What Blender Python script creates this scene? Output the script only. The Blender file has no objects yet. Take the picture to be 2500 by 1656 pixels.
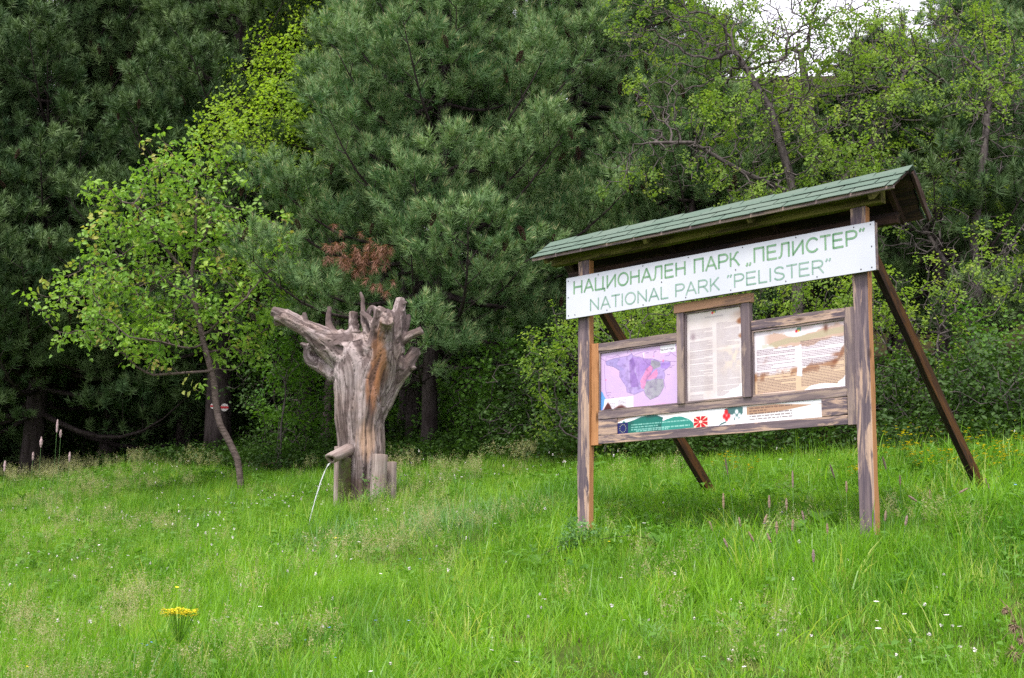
import bpy, math, random
import numpy as np
from mathutils import Matrix, Vector, noise as mnoise

random.seed(7)
rng = np.random.default_rng(7)
SC = bpy.context.scene
COL = SC.collection
PI = math.pi

# ------------------------------------------------------------------ camera
F_PX, PITCH, ROLL, YAW = 3461.6, math.radians(9.875), math.radians(0.6474), math.radians(-43.84)
EYE = np.array([0.0, 0.0, 1.0])
_fw = np.array([0, math.cos(PITCH), math.sin(PITCH)])
_up = np.array([0, -math.sin(PITCH), math.cos(PITCH)])
_rt = np.array([1.0, 0, 0])
_rt, _up = _rt * math.cos(ROLL) + _up * math.sin(ROLL), _up * math.cos(ROLL) - _rt * math.sin(ROLL)
cam = bpy.data.objects.new('camera', bpy.data.cameras.new('camera'))
COL.objects.link(cam)
cam.matrix_world = Matrix(((_rt[0], _up[0], -_fw[0], EYE[0]), (_rt[1], _up[1], -_fw[1], EYE[1]),
                           (_rt[2], _up[2], -_fw[2], EYE[2]), (0, 0, 0, 1)))
cam.data.sensor_width = 36
cam.data.lens = F_PX / 2500 * 36
cam.data.clip_end = 500
cam.data.dof.use_dof = True
cam.data.dof.focus_distance = 13.5
cam.data.dof.aperture_fstop = 11
SC.camera = cam

# ------------------------------------------------------------------ light
SC.view_settings.view_transform = 'Standard'
SC.view_settings.look = 'None'
SC.view_settings.gamma = 1
SC.view_settings.use_curve_mapping = False
SC.view_settings.exposure = 1.56
SUN_EL, SUN_AZ = math.radians(62), math.radians(205)     # azimuth from +Y, clockwise: behind the camera, a little left
world = bpy.data.worlds.new('World')
SC.world = world
world.use_nodes = True
wn, wl = world.node_tree.nodes, world.node_tree.links
for n in list(wn):
    wn.remove(n)
sky = wn.new('ShaderNodeTexSky'); sky.sky_type = 'NISHITA'; sky.sun_disc = False
sky.sun_elevation = SUN_EL; sky.sun_rotation = SUN_AZ; sky.air_density = 1.0; sky.dust_density = 4.0
mixw = wn.new('ShaderNodeMix'); mixw.data_type = 'RGBA'
mixw.inputs[0].default_value = 0.80                       # overcast: thin even cloud over the clear sky
mixw.inputs[7].default_value = (7.6, 7.3, 7.9, 1)
bg = wn.new('ShaderNodeBackground'); bg.inputs[1].default_value = 0.088
wo = wn.new('ShaderNodeOutputWorld')
wl.new(sky.outputs[0], mixw.inputs[6]); wl.new(mixw.outputs[2], bg.inputs[0]); wl.new(bg.outputs[0], wo.inputs[0])
sun = bpy.data.objects.new('sun', bpy.data.lights.new('sun', 'SUN'))
COL.objects.link(sun)
sun.data.energy = 1.5; sun.data.angle = math.radians(12); sun.data.color = (1, 0.95, 0.88)
sd = Vector((math.sin(SUN_AZ) * math.cos(SUN_EL), math.cos(SUN_AZ) * math.cos(SUN_EL), math.sin(SUN_EL)))
sun.rotation_euler = sd.to_track_quat('Z', 'Y').to_euler()
cy = SC.cycles
cy.max_bounces = 6; cy.diffuse_bounces = 2; cy.glossy_bounces = 2; cy.transmission_bounces = 5
cy.transparent_max_bounces = 6; cy.sample_clamp_indirect = 3
cy.use_denoising = False
cy.caustics_reflective = False; cy.caustics_refractive = False

# ------------------------------------------------------------------ placement helpers
K = 2500 / 2367.0
def ray(px, py):                       # px, py on a 2367 px wide copy of the photograph
    return _fw + _rt * ((px * K - 1250) / F_PX) - _up * ((py * K - 828) / F_PX)
def at(px, py, Y):                     # the point at distance Y (metres north of the camera) seen at px, py
    d = ray(px, py)
    return EYE + d * (Y / d[1])
def sstep(a, b, x):
    t = np.clip((np.asarray(x, float) - a) / (b - a), 0, 1)
    return t * t * (3 - 2 * t)
def softplus(x, k=1.5):
    x = np.asarray(x, float)
    return np.where(x > 20 * k, x, k * np.log1p(np.exp(np.clip(x / k, -30, 30))))
def ground(x, y):
    x = np.asarray(x, float); y = np.asarray(y, float)
    yc = np.maximum(y, -4)
    h = np.where(y < 10, -0.515 + 0.07 * yc + 0.00695 * yc * yc + (y - yc) * 0.02, 0.88 + 0.209 * (y - 10))
    wl_ = 1 - sstep(-2, 5, x)
    h = h - wl_ * 0.17 * softplus(y - 27)
    h = h + 0.30 * softplus(y - 42, 3)
    h = h + 0.164 * 14 * np.tanh(x / 14) * sstep(2, 11, y)
    h = h - 0.09
    h = h + 0.035 * np.sin(x * 1.3 + 0.7) * np.sin(y * 0.9 + 1.1) + 0.02 * np.sin(x * 2.9 + y * 2.1)
    return h
def gpos(px, Y):                       # point on the ground below column px at distance Y
    p = at(px, 1050, Y)
    return np.array([p[0], Y, float(ground(p[0], Y))])

# ------------------------------------------------------------------ mesh helpers
def link(o, parent=None):
    COL.objects.link(o)
    if parent is not None:
        o.parent = parent
    return o
def mesh_obj(name, V, F, mats=None, parent=None, smooth=False, fmat=None, linked=True, uv=None):
    me = bpy.data.meshes.new(name)
    V = np.asarray(V, dtype=np.float32)
    if isinstance(F, np.ndarray) and F.ndim == 2:
        n, k = F.shape
        me.vertices.add(len(V)); me.vertices.foreach_set('co', V.ravel())
        me.loops.add(n * k); me.loops.foreach_set('vertex_index', F.astype(np.int32).ravel())
        me.polygons.add(n); me.polygons.foreach_set('loop_start', np.arange(0, n * k, k, dtype=np.int32))
        me.update(calc_edges=True)
    else:
        me.from_pydata([tuple(map(float, v)) for v in V], [], [tuple(map(int, f)) for f in F])
    if mats is not None:
        for m in (mats if isinstance(mats, (list, tuple)) else [mats]):
            me.materials.append(m)
    if fmat is not None:
        me.polygons.foreach_set('material_index', np.asarray(fmat, dtype=np.int32))
    if smooth:
        me.polygons.foreach_set('use_smooth', np.ones(len(me.polygons), dtype=bool))
    if uv is not None:
        l = me.uv_layers.new(name='UVMap')
        vi = np.zeros(len(me.loops), dtype=np.int32); me.loops.foreach_get('vertex_index', vi)
        l.data.foreach_set('uv', np.asarray(uv, dtype=np.float32)[vi].ravel())
    me.validate()
    o = bpy.data.objects.new(name, me)
    if linked:
        link(o, parent)
    return o
def tag(o, label=None, cat=None, group=None, kind=None):
    if label: o['label'] = label
    if cat: o['category'] = cat
    if group: o['group'] = group
    if kind: o['kind'] = kind
    return o
def empty(name, loc, rz=0, label=None, cat=None, group=None):
    o = bpy.data.objects.new(name, None)
    o.empty_display_size = 0.2
    COL.objects.link(o); o.location = loc; o.rotation_euler = (0, 0, rz)
    return tag(o, label, cat, group)
def copy_tree(o, parent=None):
    c = o.copy(); COL.objects.link(c)
    if parent is not None:
        c.parent = parent; c.matrix_parent_inverse = o.matrix_parent_inverse.copy()
    for ch in [q for q in o.children]:
        copy_tree(ch, c)
    return c
class MB:
    def __init__(s):
        s.V = []; s.F = []; s.M = []; s.n = 0
    def add(s, V, F, m=0):
        V = np.asarray(V, float); s.V.append(V)
        for f in F:
            s.F.append([i + s.n for i in f]); s.M.append(m)
        s.n += len(V)
    def build(s, name, mats, parent=None, smooth=False, **k):
        return mesh_obj(name, np.vstack(s.V), s.F, mats, parent, smooth, fmat=s.M, **k)
def frames(D):
    D = D / np.maximum(np.linalg.norm(D, axis=1, keepdims=True), 1e-9)
    ref = np.where(np.abs(D[:, 2:3]) > 0.92, np.array([[1.0, 0.13, 0]]), np.array([[0.0, 0.1, 1.0]]))
    A = np.cross(D, ref); A /= np.maximum(np.linalg.norm(A, axis=1, keepdims=True), 1e-9)
    B = np.cross(D, A)
    return D, A, B
def tube(P, R, k=8, cap=True, jit=0.0, rs=None):
    P = np.asarray(P, float); R = np.broadcast_to(np.asarray(R, float), (len(P),))
    D = np.gradient(P, axis=0)
    D /= np.maximum(np.linalg.norm(D, axis=1, keepdims=True), 1e-9)
    A = np.zeros_like(P)
    a = np.cross(D[0], [0.3, 0.2, 1.0] if abs(D[0][2]) < .9 else [1, 0.2, 0]); A[0] = a / np.linalg.norm(a)
    for i in range(1, len(P)):
        a = A[i - 1] - D[i] * (A[i - 1] @ D[i]); A[i] = a / max(np.linalg.norm(a), 1e-9)
    B = np.cross(D, A)
    th = np.linspace(0, 2 * PI, k, endpoint=False)
    rr = R[:, None] * np.ones((1, k))
    if jit:
        g = rs or rng
        rr = rr * (1 + jit * (g.random((1, k)) - .5) + jit * .6 * (g.random((len(P), k)) - .5))
    V = P[:, None, :] + rr[..., None] * (np.cos(th)[None, :, None] * A[:, None, :] + np.sin(th)[None, :, None] * B[:, None, :])
    V = V.reshape(-1, 3)
    F = []
    for i in range(len(P) - 1):
        for j in range(k):
            j2 = (j + 1) % k
            F.append([i * k + j, i * k + j2, (i + 1) * k + j2, (i + 1) * k + j])
    if cap:
        F.append(list(range(k))[::-1]); F.append([(len(P) - 1) * k + j for j in range(k)])
    return V, F

# ------------------------------------------------------------------ material helpers
class NT:
    def __init__(s, name):
        s.m = bpy.data.materials.new(name); s.m.use_nodes = True
        s.t = s.m.node_tree; s.N = s.t.nodes; s.L = s.t.links
        for n in list(s.N): s.N.remove(n)
        s.out = s.N.new('ShaderNodeOutputMaterial')
    def n(s, ty, **k):
        n = s.N.new('ShaderNode' + ty)
        for a, v in k.items(): setattr(n, a, v)
        return n
    def put(s, sock, v):
        if v is None: return
        if hasattr(v, 'links') or isinstance(v, bpy.types.NodeSocket): s.L.new(v, sock)
        else:
            if isinstance(v, tuple) and len(v) == 3 and sock.type == 'RGBA': v = (*v, 1)
            sock.default_value = v
    def noise(s, vec, scale=5, detail=3, rough=.5, dist=0, out=0):
        n = s.n('TexNoise'); s.put(n.inputs['Vector'], vec)
        n.inputs['Scale'].default_value = scale; n.inputs['Detail'].default_value = detail
        n.inputs['Roughness'].default_value = rough; n.inputs['Distortion'].default_value = dist
        return n.outputs[out]
    def mapr(s, v, a, b, c=0.0, d=1.0):
        n = s.n('MapRange'); s.put(n.inputs[0], v)
        for i, q in enumerate((a, b, c, d)): n.inputs[i + 1].default_value = q
        return n.outputs[0]
    def mix(s, f, a, b, mode='MIX'):
        n = s.n('Mix', data_type='RGBA', blend_type=mode); s.put(n.inputs[0], f); s.put(n.inputs[6], a); s.put(n.inputs[7], b)
        return n.outputs[2]
    def math(s, op, a, b=0.0):
        n = s.n('Math', operation=op); s.put(n.inputs[0], a); s.put(n.inputs[1], b); return n.outputs[0]
    def mapping(s, vec, scale=(1, 1, 1), loc=(0, 0, 0)):
        n = s.n('Mapping'); s.put(n.inputs[0], vec); n.inputs[3].default_value = scale
        s.put(n.inputs[1], loc); return n.outputs[0]
    def obj(s): return s.n('TexCoord').outputs['Object']
    def pos(s): return s.n('NewGeometry').outputs['Position']
    def rnd(s): return s.n('ObjectInfo').outputs['Random']
    def attr(s, name, inst=False, out=0):
        n = s.n('Attribute', attribute_name=name)
        if inst: n.attribute_type = 'INSTANCER'
        return n.outputs[out]
    def bump(s, h, strength=.3, dist=.01):
        n = s.n('Bump'); s.put(n.inputs['Height'], h); n.inputs['Strength'].default_value = strength
        n.inputs['Distance'].default_value = dist; return n.outputs[0]
    def bsdf(s, col, rough=.6, spec=.3, normal=None, **k):
        n = s.n('BsdfPrincipled'); s.put(n.inputs['Base Color'], col); s.put(n.inputs['Roughness'], rough)
        s.put(n.inputs['Specular IOR Level'], spec)
        if normal is not None: s.put(n.inputs['Normal'], normal)
        for a, v in k.items(): s.put(n.inputs[a.replace('_', ' ')], v)
        return n.outputs[0]
    def done(s, sh):
        s.L.new(sh, s.out.inputs[0]); return s.m

def leaf_mat(name, c1, c2, c3=None, trans=.4, rough=.55, nscale=.8, tmul=1.5, spec=.25):
    t = NT(name)
    f = t.math('ADD', t.math('MULTIPLY', t.rnd(), .65), t.math('MULTIPLY', t.mapr(t.noise(t.pos(), nscale, 2), .35, .65), .35))
    col = t.mix(f, c1, c2)
    if c3:
        col = t.mix(t.mapr(t.rnd(), .86, 1.0, 0, .8), col, c3)
    a = t.bsdf(col, rough, spec)
    tr = t.n('BsdfTranslucent')
    t.put(tr.inputs[0], t.mix(1.0, col, (tmul, tmul * 1.05, tmul * .5), 'MULTIPLY'))
    mx = t.n('MixShader'); mx.inputs[0].default_value = trans
    t.L.new(a, mx.inputs[1]); t.L.new(tr.outputs[0], mx.inputs[2])
    return t.done(mx.outputs[0])
def plain(name, c, rough=.6, spec=.3, var=.15, scale=20):
    t = NT(name)
    c2 = tuple(x * (1 - var * 2) for x in c)
    return t.done(t.bsdf(t.mix(t.noise(t.obj(), scale, 3), c, c2), rough, spec))
def bark_mat(name, c1, c2, scale=(14, 14, 3), bump=.6):
    t = NT(name)
    v = t.mapping(t.pos(), scale)
    n = t.noise(v, 1, 5, .65, .4)
    n2 = t.noise(t.pos(), 2.2, 3)
    col = t.mix(t.mapr(n, .35, .65), c1, c2)
    col = t.mix(t.mapr(n2, .45, .75, 0, .5), col, tuple(x * .55 for x in c1))
    return t.done(t.bsdf(col, .9, .1, t.bump(n, bump, .03)))

def wood_mat(name, light, dark, mid, bias=.5, knots=True, gs=1.0):
    """weathered timber, grain along the piece's own X axis"""
    t = NT(name)
    off = t.n('CombineXYZ'); r = t.rnd()
    t.put(off.inputs[0], t.math('MULTIPLY', r, 37.0)); t.put(off.inputs[1], t.math('MULTIPLY', r, 11.0)); t.put(off.inputs[2], t.math('MULTIPLY', r, 5.0))
    v = t.mapping(t.obj(), (1, 1, 1), off.outputs[0])
    warp = t.noise(t.mapping(v, (1.2, 5, 5)), 1.5, 2)
    vg = t.mapping(v, (2.2 * gs, 46 * gs, 46 * gs))
    grain = t.noise(vg, 1, 5, .6, .35)
    fine = t.noise(t.mapping(v, (6, 190, 190)), 1, 2, .7)
    patch = t.noise(t.mapping(v, (1.5, 13, 13)), 1.1, 5, .68, .5)
    m = t.mapr(patch, bias - .035, bias + .03)
    col = t.mix(m, dark, light)
    col = t.mix(t.mapr(grain, .40, .66, 0, .75), col, mid)
    col = t.mix(t.mapr(fine, .5, .8, 0, .42), col, tuple(x * .35 for x in dark))
    if knots:
        vo = t.n('TexVoronoi'); vo.inputs['Scale'].default_value = 1
        t.put(vo.inputs['Vector'], t.mapping(v, (2.6, 9, 9)))
        k = t.mapr(vo.outputs['Distance'], .07, .17, 1, 0)
        col = t.mix(t.math('MULTIPLY', k, .8), col, (.035, .018, .012))
    h = t.math('ADD', t.math('MULTIPLY', grain, .6), t.math('MULTIPLY', fine, .5))
    return t.done(t.bsdf(col, .82, .18, t.bump(h, .55, .004)))

M = {}
M['wood_grey'] = wood_mat('weathered_wood', (.50, .35, .26), (.095, .075, .095), (.23, .175, .18), .525)
M['wood_frame'] = wood_mat('frame_wood', (.33, .25, .21), (.135, .105, .12), (.20, .155, .155), .54, knots=False)
M['wood_tan'] = wood_mat('tan_wood', (.47, .27, .17), (.25, .155, .12), (.36, .21, .14), .42)
M['wood_orange'] = wood_mat('orange_wood', (.43, .21, .095), (.26, .12, .055), (.37, .18, .08), .42)
M['wood_dark'] = wood_mat('dark_wood', (.065, .038, .028), (.02, .015, .016), (.038, .025, .02), .5)
M['wood_brace'] = wood_mat('brace_wood', (.115, .048, .012), (.035, .018, .01), (.075, .032, .010), .47)
M['wood_moss'] = wood_mat('mossy_wood', (.17, .16, .04), (.06, .05, .02), (.11, .095, .03), .5)
M['bark_pine'] = bark_mat('pine_bark', (.075, .06, .06), (.025, .018, .018))
M['bark_grey'] = bark_mat('grey_twig_bark', (.145, .125, .12), (.05, .042, .04), (20, 20, 8), .3)
M['bark_cherry'] = bark_mat('cherry_bark', (.16, .125, .115), (.06, .045, .04), (10, 10, 40), .5)
M['needle'] = leaf_mat('pine_needles', (.058, .150, .052), (.275, .41, .17), trans=.12, rough=.5, nscale=.9, tmul=1.2)
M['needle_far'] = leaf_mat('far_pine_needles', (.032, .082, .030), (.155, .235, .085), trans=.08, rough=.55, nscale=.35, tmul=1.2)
M['needle_dead'] = leaf_mat('dead_needles', (.24, .12, .09), (.38, .21, .15), trans=.15, nscale=2)
M['candle'] = plain('pine_candle', (.42, .42, .20), .6)
M['cone'] = plain('pine_cone_scales', (.085, .04, .032), .7, .2, .35, 60)
M['leaf_cherry'] = leaf_mat('cherry_leaves', (.13, .27, .045), (.30, .46, .075), (.40, .30, .10), trans=.38, rough=.42, nscale=1.0)
M['leaf_haw'] = leaf_mat('young_hawthorn_leaves', (.10, .19, .03), (.26, .38, .06), (.30, .36, .08), trans=.42, nscale=.5)
M['leaf_bright'] = leaf_mat('bright_spring_leaves', (.19, .33, .03), (.34, .46, .06), trans=.5, nscale=.5)
M['leaf_dark'] = leaf_mat('shade_toned_leaves', (.020, .052, .010), (.055, .115, .018), trans=.25, nscale=.6)  # shrub leaf colour darkened to paint in the shade under the crowns
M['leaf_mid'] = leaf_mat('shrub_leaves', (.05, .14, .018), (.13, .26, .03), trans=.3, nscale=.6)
M['grass'] = leaf_mat('meadow_grass_blades', (.055, .185, .014), (.26, .48, .036), (.46, .48, .15), trans=.42, rough=.38, nscale=.55, tmul=1.45, spec=.35)
M['grass_blue'] = leaf_mat('bluish_grass_blades', (.11, .24, .075), (.22, .37, .14), trans=.35, rough=.4, nscale=.7)
M['weed'] = leaf_mat('meadow_herb_leaves', (.07, .18, .02), (.14, .29, .04), trans=.35, nscale=.9)
M['seedhead'] = leaf_mat('grass_panicles', (.33, .36, .17), (.50, .46, .27), trans=.45, nscale=1.5, tmul=1.1)
M['spike'] = leaf_mat('foxtail_spikes', (.30, .22, .13), (.28, .20, .20), trans=.2, nscale=3)
M['white_fl'] = plain('white_petals', (.82, .76, .78), .6, .2, .06)
M['yellow_fl'] = plain('yellow_petals', (.88, .74, .03), .5, .2, .08)
M['blue_fl'] = plain('blue_petals', (.20, .36, .80), .6, .2, .1)
M['pink_fl'] = plain('pink_flower', (.50, .37, .38), .7, .2, .2)
M['steel'] = plain('dark_screw_heads', (.05, .045, .05), .5, .4)
M['dry'] = plain('dry_stalk', (.36, .26, .17), .8, .1, .25)

# ------------------------------------------------------------------ instanced foliage (geometry of each piece lives in the object itself)
_groups = {}
def scatter(name, P, R, S, idx, variants, parent=None, tint=None):
    me = bpy.data.meshes.new(name)
    P = np.asarray(P, dtype=np.float32); n = len(P)
    me.vertices.add(n); me.vertices.foreach_set('co', P.ravel())
    a = me.attributes.new('rot', 'FLOAT_VECTOR', 'POINT'); a.data.foreach_set('vector', np.asarray(R, dtype=np.float32).ravel())
    S = np.asarray(S, dtype=np.float32)
    if S.ndim == 1: S = np.repeat(S[:, None], 3, axis=1)
    a = me.attributes.new('scl', 'FLOAT_VECTOR', 'POINT'); a.data.foreach_set('vector', S.ravel())
    a = me.attributes.new('idx', 'INT', 'POINT'); a.data.foreach_set('value', np.asarray(idx, dtype=np.int32))
    o = bpy.data.objects.new(name, me); link(o, parent)
    key = tuple(v.name for v in variants)
    ng = _groups.get(key)
    if ng is None:
        ng = bpy.data.node_groups.new('scatter_' + variants[0].name, 'GeometryNodeTree')
        ng.interface.new_socket('Geometry', in_out='INPUT', socket_type='NodeSocketGeometry')
        ng.interface.new_socket('Geometry', in_out='OUTPUT', socket_type='NodeSocketGeometry')
        N, L = ng.nodes, ng.links
        gi = N.new('NodeGroupInput'); go = N.new('NodeGroupOutput')
        iop = N.new('GeometryNodeInstanceOnPoints'); iop.inputs['Pick Instance'].default_value = True
        jn = N.new('GeometryNodeJoinGeometry')
        for v in reversed(variants):
            oi = N.new('GeometryNodeObjectInfo'); oi.inputs['Object'].default_value = v
            g2 = N.new('GeometryNodeGeometryToInstance')
            L.new(oi.outputs['Geometry'], g2.inputs[0]); L.new(g2.outputs[0], jn.inputs[0])
        L.new(gi.outputs[0], iop.inputs['Points']); L.new(jn.outputs[0], iop.inputs['Instance'])
        for nm, ty, sock in (('rot', 'FLOAT_VECTOR', 'Rotation'), ('scl', 'FLOAT_VECTOR', 'Scale'), ('idx', 'INT', 'Instance Index')):
            q = N.new('GeometryNodeInputNamedAttribute'); q.data_type = ty; q.inputs[0].default_value = nm
            L.new(q.outputs[0], iop.inputs[sock])
        L.new(iop.outputs[0], go.inputs[0])
        _groups[key] = ng
    md = o.modifiers.new('scatter', 'NODES'); md.node_group = ng
    return o
def aim(D, spin):
    """euler XYZ turning +Z to each direction in D, with a spin about it"""
    D = D / np.maximum(np.linalg.norm(D, axis=1, keepdims=True), 1e-9)
    ry = np.arccos(np.clip(D[:, 2], -1, 1)); rz = np.arctan2(D[:, 1], D[:, 0])
    # R = Rz(rz) Ry(ry) Rz(spin) -> matrix -> euler XYZ
    c1, s1, c2, s2, c3, s3 = np.cos(rz), np.sin(rz), np.cos(ry), np.sin(ry), np.cos(spin), np.sin(spin)
    m00 = c1 * c2 * c3 - s1 * s3; m10 = s1 * c2 * c3 + c1 * s3; m20 = -s2 * c3
    m21 = s2 * s3; m22 = c2
    y = -np.arcsin(np.clip(m20, -1, 1)); x = np.arctan2(m21, m22); z = np.arctan2(m10, m00)
    return np.stack([x, y, z], axis=1)

# --- small building blocks (never linked to the scene themselves)
def needle_tuft(i, mat, n=84, ln=.092, shoot=.12, wid=.0036, candle=True):
    g = np.random.default_rng(100 + i); V = []; F = []; Mi = []
    for k in range(n):
        t = g.random() ** .8; z = shoot * t
        az = g.random() * 2 * PI; el = math.radians(75 - 50 * t + g.normal() * 9)
        d = np.array([math.cos(az) * math.sin(el), math.sin(az) * math.sin(el), math.cos(el)])
        l = ln * (.8 + .35 * g.random())
        s = np.cross(d, [0, 0, 1]) + .4 * g.normal(size=3); s = s / np.linalg.norm(s) * wid
        b = np.array([0, 0, z]); tip = b + d * l + np.array([0, 0, -.004])
        V += [b - s, b + s, tip]; F.append([len(V) - 3, len(V) - 2, len(V) - 1]); Mi.append(0)
    if candle:
        for q in range(3):
            a = q * 2.1; r = .0042; x = g.normal() * .006; y = g.normal() * .006
            c = np.array([x, y, shoot * .9]); V += [c + [r, 0, 0], c + [-r * .5, r * .87, 0], c + [-r * .5, -r * .87, 0], c + [x, y, .065 + .025 * g.random()]]
            m = len(V) - 4; F += [[m, m + 1, m + 3], [m + 1, m + 2, m + 3], [m + 2, m, m + 3]]; Mi += [1] * 3
    return mesh_obj('tuft_%d_%s' % (i, mat.name), V, F, [mat, M['candle']], fmat=Mi, linked=False)
def leaf(V, F, b, d, n, l, w, fold=.25):
    """one folded leaf: 6 vertices, 4 faces"""
    s = np.cross(d, n); s /= max(np.linalg.norm(s), 1e-9)
    n = np.cross(s, d)
    m = len(V)
    V += [b, b + d * l * .38 + s * w + n * w * fold, b + d * l * .72 + s * w * .72 + n * w * fold - n * l * .03,
          b + d * l - n * l * .12, b + d * l * .72 - s * w * .72 + n * w * fold - n * l * .03, b + d * l * .38 - s * w + n * w * fold, b + d * l * .55]
    F += [[m, m + 1, m + 2, m + 6], [m + 6, m + 2, m + 3], [m + 6, m + 3, m + 4], [m, m + 6, m + 4, m + 5]]
def leaf_cluster(i, name, mat, n=7, spread=.10, l=.065, w=.019, droop=.2, up=.4):
    g = np.random.default_rng(500 + i); V = []; F = []
    for k in range(n):
        b = g.normal(size=3) * spread * .42; b[2] += spread * .3
        az = g.random() * 2 * PI
        d = np.array([math.cos(az), math.sin(az), -droop + g.normal() * .35]); d /= np.linalg.norm(d)
        nn = np.array([g.normal() * .45, g.normal() * .45, 1.0]); nn /= np.linalg.norm(nn)
        leaf(V, F, b, d, nn, l * (.65 + .6 * g.random()), w * (.8 + .4 * g.random()))
    return mesh_obj('%s_%d' % (name, i), V, F, mat, linked=False)
NT_NEAR = [needle_tuft(i, M['needle']) for i in range(5)]
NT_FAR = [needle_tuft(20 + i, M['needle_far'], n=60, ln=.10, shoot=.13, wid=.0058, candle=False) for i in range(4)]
NT_DEAD = [needle_tuft(40 + i, M['needle_dead'], n=46, ln=.09, shoot=.05, wid=.004, candle=False) for i in range(2)]
LC_CHERRY = [leaf_cluster(i, 'cherry_leaf', M['leaf_cherry'], 8, .14, .088, .026, .3) for i in range(6)]
LC_HAW = [leaf_cluster(10 + i, 'haw_leaf', M['leaf_haw'], 11, .085, .040, .016, .0) for i in range(6)]
LC_BRIGHT = [leaf_cluster(20 + i, 'bright_leaf', M['leaf_bright'], 12, .24, .075, .028, .2) for i in range(5)]
LC_MID = [leaf_cluster(30 + i, 'mid_leaf', M['leaf_mid'], 10, .17, .065, .024, .15) for i in range(5)]
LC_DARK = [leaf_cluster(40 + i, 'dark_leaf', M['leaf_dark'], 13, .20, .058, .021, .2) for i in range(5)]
#@@PART2
# ================================================================== ground
def edge_y(x):           # how far the meadow reaches
    return np.interp(x, [-9.5, -5, -3.3, 0, 1.65, 3.1, 4.8, 8], [29.5, 23.8, 21.2, 18.6, 16.4, 15.2, 14.0, 12.6])
def edge_px(px):         # the same, for a column of the picture
    return float(np.interp(px, [0, 100, 500, 700, 1000, 1150, 1500, 1800, 2100, 2367], [30.5, 29.5, 23.8, 21.2, 18.9, 18.5, 16.4, 15.2, 14.5, 14.0]))
def build_ground():
    xs = np.concatenate([np.linspace(-70, -16, 28, endpoint=False), np.linspace(-16, 16, 200, endpoint=False), np.linspace(16, 70, 28)])
    ys = np.concatenate([np.linspace(-25, 4, 20, endpoint=False), np.linspace(4, 32, 190, endpoint=False), np.linspace(32, 95, 60)])
    X, Y = np.meshgrid(xs, ys); Z = ground(X, Y)
    V = np.stack([X.ravel(), Y.ravel(), Z.ravel()], axis=1)
    nx = len(xs); i = np.arange(len(ys) - 1)[:, None] * nx + np.arange(nx - 1)[None, :]; i = i.ravel()
    F = np.stack([i, i + 1, i + nx + 1, i + nx], axis=1)
    t = NT('soil_and_thatch')
    n = t.noise(t.pos(), 3, 5, .65); n2 = t.noise(t.pos(), .5, 3)
    near = t.mix(t.mapr(n, .35, .7), (.035, .055, .012), (.075, .11, .02))
    col = t.mix(t.mapr(n2, .4, .7), near, (.06, .05, .025))
    m = t.done(t.bsdf(col, .95, .05, t.bump(n, .8, .05)))
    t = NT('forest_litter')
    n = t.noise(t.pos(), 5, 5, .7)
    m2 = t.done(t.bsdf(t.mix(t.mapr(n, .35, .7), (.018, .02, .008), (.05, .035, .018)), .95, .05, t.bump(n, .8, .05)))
    cx = V[F].mean(axis=1)
    edge = edge_y(cx[:, 0]) + .6
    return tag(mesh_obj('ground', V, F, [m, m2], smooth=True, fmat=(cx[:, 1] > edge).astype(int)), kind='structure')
build_ground()

# ================================================================== pines
def ell(g, c, r, n):
    d = g.normal(size=(n, 3)); d /= np.linalg.norm(d, axis=1, keepdims=True)
    return np.array(c) + d * np.array(r) * (g.random((n, 1)) ** (1 / 2.4))
def clump(g, c, r, n, per=18, sig=.15):
    """points in clumps spread through an ellipsoid: gaps stay open between them"""
    m = max(2, n // per); C_ = ell(g, c, r, m)
    return np.repeat(C_, per, axis=0) + g.normal(size=(m * per, 3)) * sig * [1.25, 1.25, .75]
CONE = None
def cone_mesh():
    g = np.random.default_rng(3); V = []; F = []
    L = .15; rows = 9
    for r in range(rows):
        t = r / (rows - 1); z = -L * t
        rad = .022 * math.sin(PI * (.18 + .72 * t)) + .004
        for j in range(6):
            a = (j + .5 * (r % 2)) / 6 * 2 * PI
            c, s = math.cos(a), math.sin(a)
            o = rad * 1.25
            V += [[c * rad * .3, s * rad * .3, z + .006], [c * o - s * .009, s * o + c * .009, z - .004],
                  [c * o * 1.12, s * o * 1.12, z + .002], [c * o + s * .009, s * o - c * .009, z - .004], [c * rad * .3, s * rad * .3, z - .016]]
            m = len(V) - 5; F += [[m, m + 3, m + 2, m + 1], [m + 4, m + 1, m + 2, m + 3]]
    return mesh_obj('pine_cone_source', V, F, M['cone'], linked=False).data

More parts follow.
